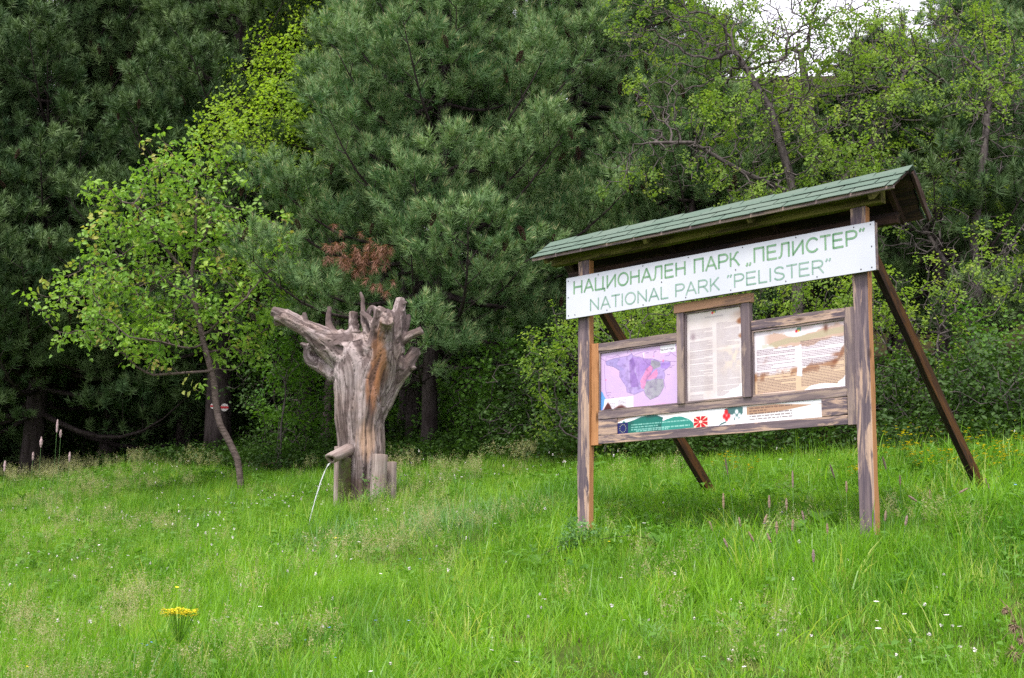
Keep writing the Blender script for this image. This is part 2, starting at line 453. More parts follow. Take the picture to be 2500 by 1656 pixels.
def pine(name, px, Y, H, R, hb, seed, r0, label, tufts, dens=1.0, cones=0, tsc=1.0, pos=None, lean=(0, 0), cut_back=True,
         prof=None, dead=None, group='pines at the edge of the meadow', nwh=None, lobe=9):
    g = np.random.default_rng(seed)
    base = gpos(px, Y) if pos is None else np.array([pos[0], pos[1], float(ground(pos[0], pos[1]))])
    root = empty(name, base, 0, label, 'pine tree', group)
    zs = np.linspace(-.2, H, 16)
    wob = np.cumsum(g.normal(size=(16, 2)) * .035, axis=0)
    P = np.stack([wob[:, 0] + lean[0] * zs / H, wob[:, 1] + lean[1] * zs / H, zs], axis=1)
    Rr = r0 * (1 - zs.clip(0) / H) ** .75 + .015; Rr[0] *= 1.25
    V, F = tube(P, Rr, 12, jit=.12, rs=g)
    mesh_obj('trunk', V, F, M['bark_pine'], root, smooth=True)
    mb = MB(); TP = []; TD = []; TS = []; conep = []
    nwh = nwh or int((H - hb) / .47)
    if prof is None: prof = lambda t: (1 - t) ** .62 * (.82 + .18 * min(1, t * 8))
    for w in range(nwh):
        t = (w + .5 * g.random()) / nwh; h = hb + (H - hb) * t
        c0 = np.array([np.interp(h, zs, P[:, 0]), np.interp(h, zs, P[:, 1]), h])
        nb = 5 if t < .7 else 4
        ph = g.random() * 6
        for b in range(nb):
            az = ph + b / nb * 2 * PI + g.normal() * .25
            L = R * prof(t) * (.72 + .45 * g.random())
            if L < .25: L = .25
            el = math.radians(4 + 34 * t + g.normal() * 7)
            s = np.linspace(0, 1, 9)
            hd = np.array([math.cos(az), math.sin(az)]); bend = g.normal() * .16
            sd_ = np.array([-hd[1], hd[0]])
            rad = L * s * math.cos(el)
            zz = L * s * math.sin(el) - L * .16 * np.sin(PI * s * .9) + L * .17 * s ** 3
            Q = np.zeros((9, 3)); Q[:, :2] = c0[:2] + rad[:, None] * hd + (bend * L * s ** 2)[:, None] * sd_
            Q[:, 2] = c0[2] + zz
            rb = (.012 + .011 * L) * (1 - s) + .006
            V, F = tube(Q, rb, 5, cap=False); mb.add(V, F)
            # side twigs
            n = max(4, int(L / .25 * dens)); Dq = np.gradient(Q, axis=0)
            for k in range(n):
                u = .22 + .78 * (k + g.random()) / n
                p0 = np.array([np.interp(u, s, Q[:, i]) for i in range(3)])
                d0 = np.array([np.interp(u, s, Dq[:, i]) for i in range(3)]); d0 /= np.linalg.norm(d0)
                side = 1 if k % 2 else -1
                lat = np.cross(d0, [0, 0, 1]); lat /= max(np.linalg.norm(lat), 1e-6)
                l = (.26 * L * (1.15 - u) + .24) * (.7 + .6 * g.random())
                d = d0 * .75 + lat * side * .85 + np.array([0, 0, .12 + g.normal() * .22]); d /= np.linalg.norm(d)
                m = 4; v = np.linspace(0, 1, m)
                T = p0 + d * l * v[:, None] + np.array([0, 0, 1.0]) * (l * .45 * v ** 2)[:, None]
                V, F = tube(T, .007 * (1 - v) + .003, 3, cap=False); mb.add(V, F)
                nt = lobe
                e = T[-1]; lr = .15 + .16 * l
                for q in range(nt):
                    o = g.normal(size=3) * [.62, .62, .42]; o /= max(np.linalg.norm(o), .9)
                    o[2] = abs(o[2]) * .9 - .15
                    TP.append(e - d * lr * .55 + o * lr)
                    TD.append(o + d * .45 + np.array([0, 0, .65])); TS.append(tsc * (.8 + .4 * g.random()))
                if cones and g.random() < .35:
                    ho = np.array([d[0], d[1] - .6, 0]); ho /= np.linalg.norm(ho) + 1e-6
                    conep.append(e + ho * lr * (.75 + .35 * g.random()) + np.array([g.normal() * .04, 0, .02 + .05 * g.random()]))
                TP.append(p0 + d * l * .4); TD.append(d * .8 + np.array([0, 0, .6])); TS.append(tsc)
                TP.append(e); TD.append(d * .5 + np.array([0, 0, 1.0])); TS.append(tsc * 1.1)
            TP.append(Q[-1]); TD.append(Dq[-1] / np.linalg.norm(Dq[-1]) + [0, 0, .6]); TS.append(tsc * 1.2)
    TP.append(P[-1]); TD.append(np.array([0, 0, 1.0])); TS.append(tsc * 1.3)
    mb.build('branches', [M['bark_pine']], root, smooth=True)
    TP = np.array(TP); TD = np.array(TD); TS = np.array(TS)
    alive = np.ones(len(TP), bool)
    if dead is not None:
        dc, dr = np.array(dead[0]) - base, dead[1]
        alive = np.linalg.norm((TP - dc) / np.array(dr), axis=1) > 1
        E_ = clump(g, dc, np.array(dr) * [1.2, .5, 1.2], 150, 4, .05); E_ = E_[((E_[:, 2] - dc[2]) < .28 - .5 * (E_[:, 0] - dc[0])) & ((E_[:, 2] - dc[2]) > -.35 - .5 * (E_[:, 0] - dc[0]))]
        D = np.stack([g.normal(size=len(E_)) * .25, g.normal(size=len(E_)) * .25 - .15, -np.ones(len(E_))], axis=1)
        tag(scatter('dead_needles', E_, aim(D, g.random(len(E_)) * 6), 1.0 + .4 * g.random(len(E_)), g.integers(0, 2, len(E_)), NT_DEAD, root),
            'rust brown dead needle bunches hanging low on the crown', kind='stuff')
        alive &= ~((np.abs(TP[:, 0] - dc[0]) < dr[0] * .75) & (np.abs(TP[:, 2] - dc[2]) < dr[2] * .75) & (TP[:, 1] < dc[1] + .3))
    TP, TD, TS = TP[alive], TD[alive], TS[alive]
    tag(scatter('needles', TP, aim(TD, g.random(len(TP)) * 6.28), TS, g.integers(0, len(tufts), len(TP)), tufts, root), kind='stuff')
    if cones:
        global CONE
        if CONE is None: CONE = cone_mesh()
        # cones on the side of the crown that faces the meadow show
        conep = [p for p in conep if p[1] < .35 * R and p[2] < 9.5]
        g.shuffle(conep)
        for p in conep[:cones]:
            c = bpy.data.objects.new('pine_cone', CONE); link(c, root)
            c.location = p; c.rotation_euler = (g.normal() * .25, g.normal() * .25, g.random() * 6)
            s = .9 + .5 * g.random(); c.scale = (s, s, s)
    return root

DEADP = at(835, 585, 19.2)
pine('pine_tree', 985, 21.4, 9.5, 3.3, 1.35, 11, .12, 'big pale green pine with cones behind the root stump fountain', NT_NEAR, 1.1, 85,
     dead=(DEADP, (.50, .6, .50)), lean=(0, -.9), tsc=1.38,
     prof=lambda t: (1 - t) ** .78 * (.86 + .14 * min(1, t * 6)))
pine('pine_tree', 1330, 26, 14, 4.0, 3.0, 12, .20, 'tall pine between the fountain stump and the park sign roof', NT_NEAR, .95, 60, tsc=1.45)
pine('pine_tree', 1560, 21.5, 5.2, 1.9, 1.2, 13, .08, 'small pine heavy with cones rising over the left half of the sign roof', NT_NEAR, 1.2, 34, tsc=1.25,
     prof=lambda t: (1 - t) ** .5)
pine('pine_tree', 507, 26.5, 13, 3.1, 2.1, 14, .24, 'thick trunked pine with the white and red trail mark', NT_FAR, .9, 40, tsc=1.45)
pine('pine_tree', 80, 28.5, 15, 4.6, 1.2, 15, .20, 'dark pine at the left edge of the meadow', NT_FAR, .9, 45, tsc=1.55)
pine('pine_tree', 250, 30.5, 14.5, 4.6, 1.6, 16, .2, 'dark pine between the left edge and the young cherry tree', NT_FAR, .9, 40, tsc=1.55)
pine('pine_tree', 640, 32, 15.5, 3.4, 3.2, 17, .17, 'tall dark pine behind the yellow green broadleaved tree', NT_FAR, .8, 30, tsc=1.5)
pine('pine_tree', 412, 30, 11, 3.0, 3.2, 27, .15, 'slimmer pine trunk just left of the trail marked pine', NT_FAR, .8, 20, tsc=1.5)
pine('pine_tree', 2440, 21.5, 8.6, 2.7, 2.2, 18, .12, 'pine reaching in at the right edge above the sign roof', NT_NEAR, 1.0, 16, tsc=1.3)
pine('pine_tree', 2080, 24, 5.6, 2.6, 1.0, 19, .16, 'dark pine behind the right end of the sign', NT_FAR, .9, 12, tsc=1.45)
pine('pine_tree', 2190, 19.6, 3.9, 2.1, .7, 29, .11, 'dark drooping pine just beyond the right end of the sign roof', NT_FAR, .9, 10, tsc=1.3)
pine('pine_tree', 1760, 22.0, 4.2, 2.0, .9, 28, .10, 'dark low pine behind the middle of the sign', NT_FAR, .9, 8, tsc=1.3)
# thin trunks seen left and right of the fountain stump, and the wood behind
for px, Y, H, R, hb, r, lb in ((898, 23.5, 12, 1.5, 4.2, .075, 'thin dark trunk nearest the right side of the fountain stump'),
                       (926, 24.5, 13, 1.6, 4.4, .085, 'thin dark trunk second to the right of the fountain stump'),
                       (708, 26.5, 13, 2.2, 3.9, .105, 'dark pine trunk left of the fountain stump, in leafy shade'),
                       (960, 22.8, 12, 1.6, 4.3, .11, 'dark trunk beside the main trunk of the big pale pine')):
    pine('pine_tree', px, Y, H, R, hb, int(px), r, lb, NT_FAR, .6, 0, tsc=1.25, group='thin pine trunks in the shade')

# background pines: crowns are shared mesh data
bgp = []
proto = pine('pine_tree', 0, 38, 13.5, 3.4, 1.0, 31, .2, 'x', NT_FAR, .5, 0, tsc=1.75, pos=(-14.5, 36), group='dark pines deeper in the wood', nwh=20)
spots = [(-10.8, 37.5, 1.0), (-7.4, 36, 1.04), (-4.4, 40.5, .88), (-1.2, 38, .86), (1.6, 36.5, .92), (4.3, 38.5, .9), (12.2, 37, .72), (14.5, 35, .85), (6.6, 36, .50), (8.6, 38.5, .46), (10.4, 36, .46), (5.4, 41, .52), (7.6, 43, .42), (9.6, 45, .42), (12, 46, .5), (-12.7, 44, 1.1), (-8.5, 46, 1.02), (-2.5, 48, .8),
         (0.6, 50, .85), (3.6, 48, .8), (16, 45, .9), (-18, 41, 1.1), (14.8, 28, .85), (-13.2, 32, 1.0), (-17.5, 35, 1.0), (-15, 40, 1.1)]
bgp.append(proto)
for x, y, s in spots:
    c = copy_tree(proto); c.location = (x, y, float(ground(x, y)) - .1); c.rotation_euler[2] = rng.random() * 6; c.scale = (s, s, s)
    bgp.append(c)
for c in bgp:
    c['label'] = 'dark pine deeper in the wood, seen only through gaps between nearer trees'

# ================================================================== broadleaved trees by space colonization
def colonize(nodes, par, att, D=.16, dk=.22, iters=140, di=2.5, g=rng, wob=.18, grav=0.0):
    nodes = [np.array(p, float) for p in nodes]; par = list(par)
    att = np.array(att); best = np.full(len(att), 1e9); bi = np.zeros(len(att), int)
    def upd(i0):
        nonlocal best, bi
        for i in range(i0, len(nodes)):
            d = np.linalg.norm(att - nodes[i], axis=1); m = d < best
            best[m] = d[m]; bi[m] = i
    upd(0)
    for it in range(iters):
        keep = best > dk
        att, best, bi = att[keep], best[keep], bi[keep]
        if len(att) == 0: break
        act = best < di
        if not act.any(): act = best < best.min() + .5
        n0 = len(nodes)
        for i in np.unique(bi[act]):
            v = att[act & (bi == i)] - nodes[i]
            v = (v / np.linalg.norm(v, axis=1, keepdims=True)).mean(axis=0)
            v = v + g.normal(size=3) * wob; v[2] += grav
            n_ = np.linalg.norm(v)
            if n_ < 1e-3: continue
            nodes.append(nodes[i] + v / n_ * D); par.append(i)
        upd(n0)
        if len(nodes) > 9000: break
    return np.array(nodes), np.array(par)
def skeleton_mesh(nodes, par, r_tip, rpow=2.35, k=5, rfix=None, rmax=None):
    n = len(nodes); acc = np.zeros(n); nch = np.zeros(n, int)
    for i in range(n - 1, 0, -1):
        if acc[i] == 0: acc[i] = r_tip ** rpow
        acc[par[i]] += acc[i]; nch[par[i]] += 1
    r = np.maximum(acc, r_tip ** rpow) ** (1 / rpow)
    if rmax: r = np.minimum(r, rmax)
    if rfix is not None:
        for i, v in rfix.items(): r[i] = v
    D = nodes - nodes[np.maximum(par, 0)]; D[0] = D[1] if n > 1 else [0, 0, 1]
    D, A, B = frames(D)
    th = np.linspace(0, 2 * PI, k, endpoint=False)
    V = nodes[:, None, :] + r[:, None, None] * (np.cos(th)[None, :, None] * A[:, None, :] + np.sin(th)[None, :, None] * B[:, None, :])
    # ring at the parent's end of each segment uses the segment's own frame, so joints never twist
    P0 = nodes[np.maximum(par, 0)]; rp = np.minimum(r[np.maximum(par, 0)], r * 1.45)
    W = P0[:, None, :] + rp[:, None, None] * (np.cos(th)[None, :, None] * A[:, None, :] + np.sin(th)[None, :, None] * B[:, None, :])
    V = np.concatenate([V.reshape(-1, 3), W.reshape(-1, 3)])
    i = np.arange(1, n)[:, None]; j = np.arange(k)[None, :]; j2 = (j + 1) % k
    F = np.stack([n * k + i * k + j, n * k + i * k + j2, i * k + j2, i * k + j], axis=-1).reshape(-1, 4)
    return V, F, r, nch
def broadleaf(name, label, cat, base, trunk, att, seed, r_tip, mat, leaves, per=1.6, lsc=(.8, 1.25), D=.16, dk=.22, tw_r=None, group=None,
              fixr=None, jitter=.06, di=2.5, wob=.18, leafpart='leaves', k=5, rmax=None, grav=0.0, leaf_up=.6, rpow=2.35, bare=None):
    """trunk: list of polylines (points relative to base); the first starts at the ground"""
    g = np.random.default_rng(seed)
    root = empty(name, base, 0, label, cat, group)
    nodes = []; par = []
    for pl, p_at in trunk:
        pl = np.array(pl, float)
        seg = np.linalg.norm(np.diff(pl, axis=0), axis=1); cum = np.concatenate([[0], np.cumsum(seg)])
        m = max(2, int(cum[-1] / D)); u = np.linspace(0, cum[-1], m)
        Q = np.stack([np.interp(u, cum, pl[:, a]) for a in range(3)], axis=1)
        start = -1
        if p_at is not None and nodes:
            start = int(np.argmin(np.linalg.norm(np.array(nodes) - Q[0], axis=1)))
        for j in range(m):
            if start >= 0 and j == 0: continue
            nodes.append(Q[j]); par.append(len(nodes) - 2 if not (start >= 0 and j == 1) else start)
    par[0] = -1
    nodes, par = colonize(nodes, par, att, D, dk, g=g, di=di, wob=wob, grav=grav)
    V, F, r, nch = skeleton_mesh(nodes, par, r_tip, k=k, rmax=rmax, rpow=rpow)
    if fixr:
        s = fixr / max(r[0], 1e-6)
        big = r > r_tip * 2.2
        r2 = np.where(big, np.maximum(r * (1 + (s - 1) * np.clip((r - r_tip * 2.2) / (r[0] - r_tip * 2.2), 0, 1)), r_tip), r)
        V = V.reshape(2, len(nodes), k, 3)
        V[0] = nodes[:, None] + (V[0] - nodes[:, None]) * (r2 / r)[:, None, None]
        P0 = nodes[np.maximum(par, 0)]
        V[1] = P0[:, None] + (V[1] - P0[:, None]) * (r2 / r)[:, None, None]
        V = V.reshape(-1, 3); r = r2
    mesh_obj('trunk', V, F, mat, root, smooth=True)
    tw = np.where(r < (tw_r or r_tip * 2.1))[0]; tw = tw[tw > 3]
    if bare is not None:
        tw = tw[~bare(nodes[tw])]
    cnt = g.poisson(per, len(tw)) + (nch[tw] == 0)
    idx = np.repeat(tw, cnt)
    P = nodes[idx] + g.normal(size=(len(idx), 3)) * jitter
    Dv = (nodes[idx] - nodes[np.maximum(par[idx], 0)]); Dv /= np.maximum(np.linalg.norm(Dv, axis=1, keepdims=True), 1e-6)
    Dv = Dv * .45 + g.normal(size=Dv.shape) * .25; Dv[:, 2] += leaf_up
    tag(scatter(leafpart, P, aim(Dv, g.random(len(P)) * 6.28), lsc[0] + (lsc[1] - lsc[0]) * g.random(len(P)), g.integers(0, len(leaves), len(P)), leaves, root), kind='stuff')
    return root

# --- young cherry tree on the meadow
g = np.random.default_rng(77)
YC = 20.0
cb = gpos(557, YC); 
def c_(px, py, dy=0.0): return at(px, py, YC + dy) - cb
cherry_trunk = [([c_(557, 1155), c_(555, 1100), c_(549, 1062), c_(527, 1015), c_(507, 980), c_(498, 930, .05), c_(497, 895, .05), c_(487, 850, 0), c_(472, 800, 0), c_(462, 750), c_(452, 705), c_(440, 660), c_(452, 560), c_(455, 440, .1)], None),
                ([c_(472, 800), c_(430, 806, -.3), c_(370, 790, -.6), c_(300, 780, -.9)], 1),
                ([c_(487, 858), c_(430, 862, -.3), c_(350, 868, .2), c_(318, 850, .1)], 1),
                ([c_(497, 925, .05), c_(480, 915, -.1), c_(450, 900, -.25)], 1),
                ([c_(478, 815), c_(540, 805, .3), c_(620, 760, .6)], 1),
                ([c_(470, 780), c_(520, 730, -.4), c_(570, 690, -.8)], 1),
                ([c_(452, 705), c_(400, 660, .3), c_(330, 610, .7)], 1),
                ([c_(445, 650), c_(370, 560, -.4), c_(310, 470, -.5)], 1),
                ([c_(448, 600), c_(490, 500, .2), c_(500, 420, .2)], 1)]
def cherry_att(g, n):
    out = []
    blobs = [(430, 400, 120, 75, 260), (300, 470, 90, 90, 230), (470, 500, 125, 90, 320), (330, 590, 130, 90, 340), (540, 560, 85, 110, 220), (450, 640, 140, 100, 300),
             (230, 680, 125, 60, 230), (330, 730, 160, 70, 300), (590, 640, 90, 90, 200), (200, 780, 75, 50, 120), (350, 800, 110, 45, 150), (530, 740, 110, 75, 200), (560, 800, 60, 40, 60), (130, 700, 40, 28, 40),
             (500, 350, 45, 40, 60), (630, 600, 60, 60, 70)]
    for px, py, rx, ry, k in blobs:
        c = c_(px, py); s = YC / 3277 * K / K
        out.append(clump(g, c, (rx * s, max(rx, ry) * s * (1.0 if rx > 60 else .7), ry * s), k, 14, .11))
    return np.vstack(out)
broadleaf('cherry_tree', 'young cherry tree with fresh light green leaves and a crooked thin trunk on the meadow', 'tree', cb, cherry_trunk, cherry_att(g, 0), 5, .0042,
          M['bark_cherry'], LC_CHERRY, per=.52, D=.13, dk=.16, tw_r=.0115, fixr=.052, k=6, jitter=.07, lsc=(.75, 1.15), leaf_up=.35)

# --- yellow green broadleaved tree behind the big pine
def treeatt(px, py, Y, blobs, base, g):
    out = []
    for bx, by, dy, rx, ry, rz, k in blobs:
        out.append(clump(g, at(bx, by, Y + dy) - base, (rx, ry, rz), k, 16, .17))
    return np.vstack(out)
b = gpos(745, 24.8)
A = treeatt(0, 0, 24.8, [(840, 60, 0, 1.3, 1.2, 1.5, 260), (640, 250, -.5, 1.1, 1.2, 1.5, 260), (730, 200, 0, 1.3, 1.5, 1.6, 240), (575, 330, -1.2, .6, .8, 1.0, 140), (800, -60, 0, 1.6, 1.5, 1.3, 160), (620, 160, 0, .6, .6, .8, 70)], b, g)
broadleaf('broadleaf_tree', 'tall yellow green broadleaved tree rising behind the pines, left of centre', 'tree', b,
          [([(0, 0, -.2), (.2, .1, 3), (-.3, 0, 5.5), (-.1, 0, 8)], None)], A, 9, .006, M['bark_pine'], LC_BRIGHT, per=2.4, D=.22, dk=.3, tw_r=.02, lsc=(.7, 1.1), jitter=.14, fixr=.10)
b = gpos(100, 36)
A = treeatt(0, 0, 36, [(230, 10, 0, 2.0, 1.4, 1.6, 220), (170, 60, 0, 1.6, 1.2, 1.6, 120), (130, 420, -3, 1.4, 1.2, 1.6, 90)], b, g)
broadleaf('broadleaf_tree', 'yellow green broadleaved tree showing between the dark pines at upper left', 'tree', b,
          [([(0, 0, -.2), (.2, .1, 4), (.5, 0, 8.5), (.8, 0, 11)], None)], A, 10, .007, M['bark_grey'], LC_BRIGHT, per=2.4, D=.28, dk=.36, tw_r=.022, lsc=(.9, 1.3), jitter=.18, fixr=.16)

# --- twiggy hawthorns on the right
YH = 19.5
b = gpos(1830, YH)
def hb_(px, py, dy=0.0): return at(px, py, YH + dy) - b
A = treeatt(0, 0, YH, [(1720, 180, 0, 1.5, 1.4, 1.1, 560), (1560, 60, .6, 1.1, 1.0, .8, 260), (1900, 60, 0, 1.3, 1.2, .7, 330), (2030, 260, 0, 1.2, 1.3, 1.0, 480), (1850, 330, -.6, 1.5, 1.4, .8, 520), (1560, 260, 0, .9, .9, .7, 260),
                       (1480, 380, 0, .5, .6, .5, 90), (1700, 430, -.3, 1.0, 1.0, .6, 240), (1950, 430, -.5, 1.1, 1.2, .6, 260), (1880, 180, .8, 1.6, .8, 1.2, 420), (1640, 120, .9, 1.2, .8, .9, 200), (2060, 90, .9, .9, .7, .9, 220)], b, g)
broadleaf('hawthorn_tree', 'twiggy hawthorn with small young leaves and bare grey branches above the sign roof', 'tree', b,
          [([(0, 0, -.2), hb_(1840, 800), hb_(1850, 600), hb_(1830, 420), hb_(1780, 250), hb_(1700, 120)], None),
           ([hb_(1850, 560), hb_(1950, 420, .2), hb_(2040, 300, .3), hb_(2100, 150, .4)], 1),
           ([hb_(1835, 450), hb_(1720, 400, -.3), hb_(1600, 330, -.5), hb_(1500, 330, -.6)], 1)], A, 21, .0045, M['bark_grey'], LC_HAW, per=.95, bare=lambda P: np.array([mnoise.noise(Vector(tuple(p * .9))) for p in P]) < -.02, D=.14, dk=.165, tw_r=.0095,
          lsc=(.8, 1.35), jitter=.05, wob=.45, fixr=.10, leaf_up=.5, k=4)
YH = 23.5
b = gpos(1910, YH)
A = treeatt(0, 0, YH, [(1850, 90, 0, 1.5, 1.0, 1.1, 460), (1990, 190, 0, 1.3, 1.0, .9, 380), (1730, 20, 0, 1.3, .9, .7, 260), (2080, 60, 0, 1.2, .9, .8, 280), (1850, 290, 0, 1.3, 1.0, .7, 260), (1650, 200, 0, .9, .8, .8, 160)], b, g)
broadleaf('hawthorn_tree', 'thin hawthorn crown farther back, twigs against the white sky gap', 'tree', b,
          [([(0, 0, -.2), hb_(1915, 700), hb_(1900, 480), hb_(1880, 300), hb_(1850, 120)], None)], A, 24, .005, M['bark_grey'], LC_HAW, per=.75,
          bare=lambda P: np.array([mnoise.noise(Vector(tuple(p * .8 + 3))) for p in P]) < .0, D=.17, dk=.2, tw_r=.0105, lsc=(.9, 1.4), jitter=.06, wob=.45, fixr=.10, k=4)
YH = 18.6
b = gpos(2255, YH)
A = treeatt(0, 0, YH, [(2250, 120, .5, 1.0, 1.1, 1.0, 330), (2300, 400, 0, .9, 1.1, .8, 300), (2180, 330, .3, 1.0, 1.0, .8, 300), (2130, 540, -.6, .7, .6, .5, 150), (2290, 600, -.4, .7, .7, .6, 170), (2350, 200, 0, .9, 1, .9, 200), (2200, 720, -.6, .7, .7, .35, 110), (2070, 480, -.3, .6, .6, .4, 100)], b, g)
broadleaf('hawthorn_tree', 'twiggy hawthorn with a dark forked trunk at the right edge behind the sign brace', 'tree', b,
          [([(0, 0, -.2), hb_(2245, 850), hb_(2262, 680), hb_(2250, 560), hb_(2270, 400), hb_(2290, 200)], None),
           ([hb_(2262, 680), hb_(2180, 600, -.1), hb_(2120, 500, .2)], 1),
           ([hb_(2262, 640), hb_(2340, 560, -.5), hb_(2380, 500, -.6)], 1)], A, 22, .0045, M['bark_grey'], LC_HAW, per=.9, bare=lambda P: np.array([mnoise.noise(Vector(tuple(p * .9 + 7))) for p in P]) < .12, D=.14, dk=.165, tw_r=.0095,
          lsc=(.8, 1.25), jitter=.05, wob=.5, fixr=.085, k=4)

# --- shrubs: each one a thing with stems and leaves
def shrub(name, label, px, Y, blobs, seed, leaves, mat=None, per=1.2, D=.12, dk=.16, r_tip=.0035, lsc=(.8, 1.2), wob=.35, nstem=5, group='shrubs along the forest edge', bare=None, jitter=.06):
    g = np.random.default_rng(seed)
    b = gpos(px, Y)
    A = []
    for bx, by, dy, rx, ry, rz, k in blobs:
        c = at(bx, by, Y + dy) - b
        c[2] = max(c[2], rz * .75 + .05)
        A.append(clump(g, c, (rx, ry, rz), k, 14, .13))
    A = np.vstack(A)
    A = A[A[:, 2] > .12]
    tr = []
    for q in range(nstem):
        a = q / nstem * 2 * PI + g.random(); c = A[g.integers(len(A))]
        mid = c * .45 + g.normal(size=3) * .08; mid[2] = max(mid[2], .3)
        tr.append(([(math.cos(a) * .07, math.sin(a) * .07, -.1), tuple(mid * .5 + [0, 0, .1]), tuple(mid)], None if q == 0 else 1))
    return broadleaf(name, label, 'shrub', b, tr, A, seed, r_tip, mat or M['bark_grey'], leaves, per=per, D=D, dk=dk, tw_r=r_tip * 2.3, lsc=lsc, wob=wob, group=group, jitter=jitter, k=4, rpow=2.6)
shrub('hawthorn_bush', 'leafy hawthorn bush behind the left post, reaching left past the sign', 1390, 17.0,
      [(1420, 800, 0, .75, .6, .6, 260), (1290, 830, -.2, .45, .4, .3, 110), (1500, 730, .2, .7, .7, .5, 230), (1240, 800, -.3, .22, .2, .16, 40), (1390, 950, .3, .7, .5, .35, 130)], 41, LC_HAW, per=1.0, jitter=.05)
shrub('hawthorn_bush', 'dense hawthorn bush showing under the name board, left of the centre notice', 1600, 18.0,
      [(1560, 760, 0, .8, .8, .7, 300), (1680, 860, 0, .9, .7, .8, 200), (1560, 960, .3, .9, .6, .4, 120)], 42, LC_HAW, per=1.25)
shrub('hawthorn_bush', 'hawthorn bush with grey twigs above the right notice panel', 1860, 17.2,
      [(1830, 700, 0, .9, .8, .5, 380), (1930, 760, .2, .7, .8, .6, 260), (1870, 950, .3, .9, .6, .4, 150)], 43, LC_HAW, per=1.0)
shrub('hawthorn_bush', 'hawthorn bush with tangled bare grey twigs right of the sign post', 2090, 16.8,
      [(2070, 760, 0, .5, .6, .5, 200), (2130, 880, 0, .6, .5, .35, 180), (2060, 660, .2, .35, .5, .35, 100), (2200, 830, .1, .45, .4, .3, 120), (2180, 700, 0, .6, .5, .5, 240), (2280, 620, 0, .5, .4, .3, 130)], 44, LC_HAW, per=.24)
shrub('hawthorn_bush', 'tall fresh green bush at the right edge behind the sign brace', 2310, 16.5,
      [(2300, 790, 0, .4, .4, .6, 170), (2370, 850, .2, .4, .4, .6, 130), (2230, 940, .3, .5, .4, .3, 80)], 45, LC_MID, per=.9, lsc=(.6, .95))
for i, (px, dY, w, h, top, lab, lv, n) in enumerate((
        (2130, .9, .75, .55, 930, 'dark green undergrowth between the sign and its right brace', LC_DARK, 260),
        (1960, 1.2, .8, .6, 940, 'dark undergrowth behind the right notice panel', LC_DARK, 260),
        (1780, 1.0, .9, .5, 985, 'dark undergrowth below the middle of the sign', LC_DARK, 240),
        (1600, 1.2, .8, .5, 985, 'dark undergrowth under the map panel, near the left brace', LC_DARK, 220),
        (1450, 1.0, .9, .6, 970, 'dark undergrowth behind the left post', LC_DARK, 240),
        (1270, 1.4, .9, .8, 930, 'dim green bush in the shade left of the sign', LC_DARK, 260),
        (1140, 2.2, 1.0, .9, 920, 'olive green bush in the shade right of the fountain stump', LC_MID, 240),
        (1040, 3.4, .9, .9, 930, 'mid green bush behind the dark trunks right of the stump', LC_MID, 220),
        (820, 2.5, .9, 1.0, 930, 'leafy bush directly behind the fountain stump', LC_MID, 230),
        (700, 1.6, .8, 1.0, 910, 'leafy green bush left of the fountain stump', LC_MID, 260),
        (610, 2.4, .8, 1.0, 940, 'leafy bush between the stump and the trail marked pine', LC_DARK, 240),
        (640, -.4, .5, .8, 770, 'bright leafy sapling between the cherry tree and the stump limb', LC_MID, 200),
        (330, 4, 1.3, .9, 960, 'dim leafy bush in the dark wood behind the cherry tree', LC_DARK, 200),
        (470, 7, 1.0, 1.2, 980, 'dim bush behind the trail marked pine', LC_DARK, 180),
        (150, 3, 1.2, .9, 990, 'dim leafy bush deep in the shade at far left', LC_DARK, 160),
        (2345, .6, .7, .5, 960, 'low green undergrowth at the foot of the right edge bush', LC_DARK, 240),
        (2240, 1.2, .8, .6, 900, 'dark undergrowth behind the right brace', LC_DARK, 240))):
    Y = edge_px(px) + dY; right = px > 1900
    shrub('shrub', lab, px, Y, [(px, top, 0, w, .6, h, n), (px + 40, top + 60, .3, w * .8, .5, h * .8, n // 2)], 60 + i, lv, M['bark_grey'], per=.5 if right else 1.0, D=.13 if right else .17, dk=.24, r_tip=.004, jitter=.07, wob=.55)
# ground cover of the wood, beyond the end of the meadow
def under(n, seed):
    g = np.random.default_rng(seed); x = g.uniform(-14, 10, n); y = edge_y(x) + g.random(n) ** 1.3 * 7 - .2
    s = .6 + .7 * g.random(n)
    R = np.stack([g.normal(size=n) * .3, g.normal(size=n) * .3, g.random(n) * 6.28], axis=1)
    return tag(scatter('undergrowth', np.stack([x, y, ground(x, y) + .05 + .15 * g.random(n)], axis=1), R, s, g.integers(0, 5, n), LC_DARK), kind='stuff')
under(9000, 5)
def far_wood(n, seed):
    g = np.random.default_rng(seed); x = g.uniform(-30, 30, n); y = 29 + 48 * g.random(n) ** .8
    k = y > edge_y(x) + 6; x, y = x[k], y[k]; n = len(x); s = 2.2 + 2.2 * g.random(n)
    R = np.stack([g.normal(size=n) * .5, g.normal(size=n) * .5, g.random(n) * 6.28], axis=1)
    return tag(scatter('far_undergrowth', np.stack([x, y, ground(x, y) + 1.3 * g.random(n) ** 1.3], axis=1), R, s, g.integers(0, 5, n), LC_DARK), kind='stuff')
far_wood(9000, 6)
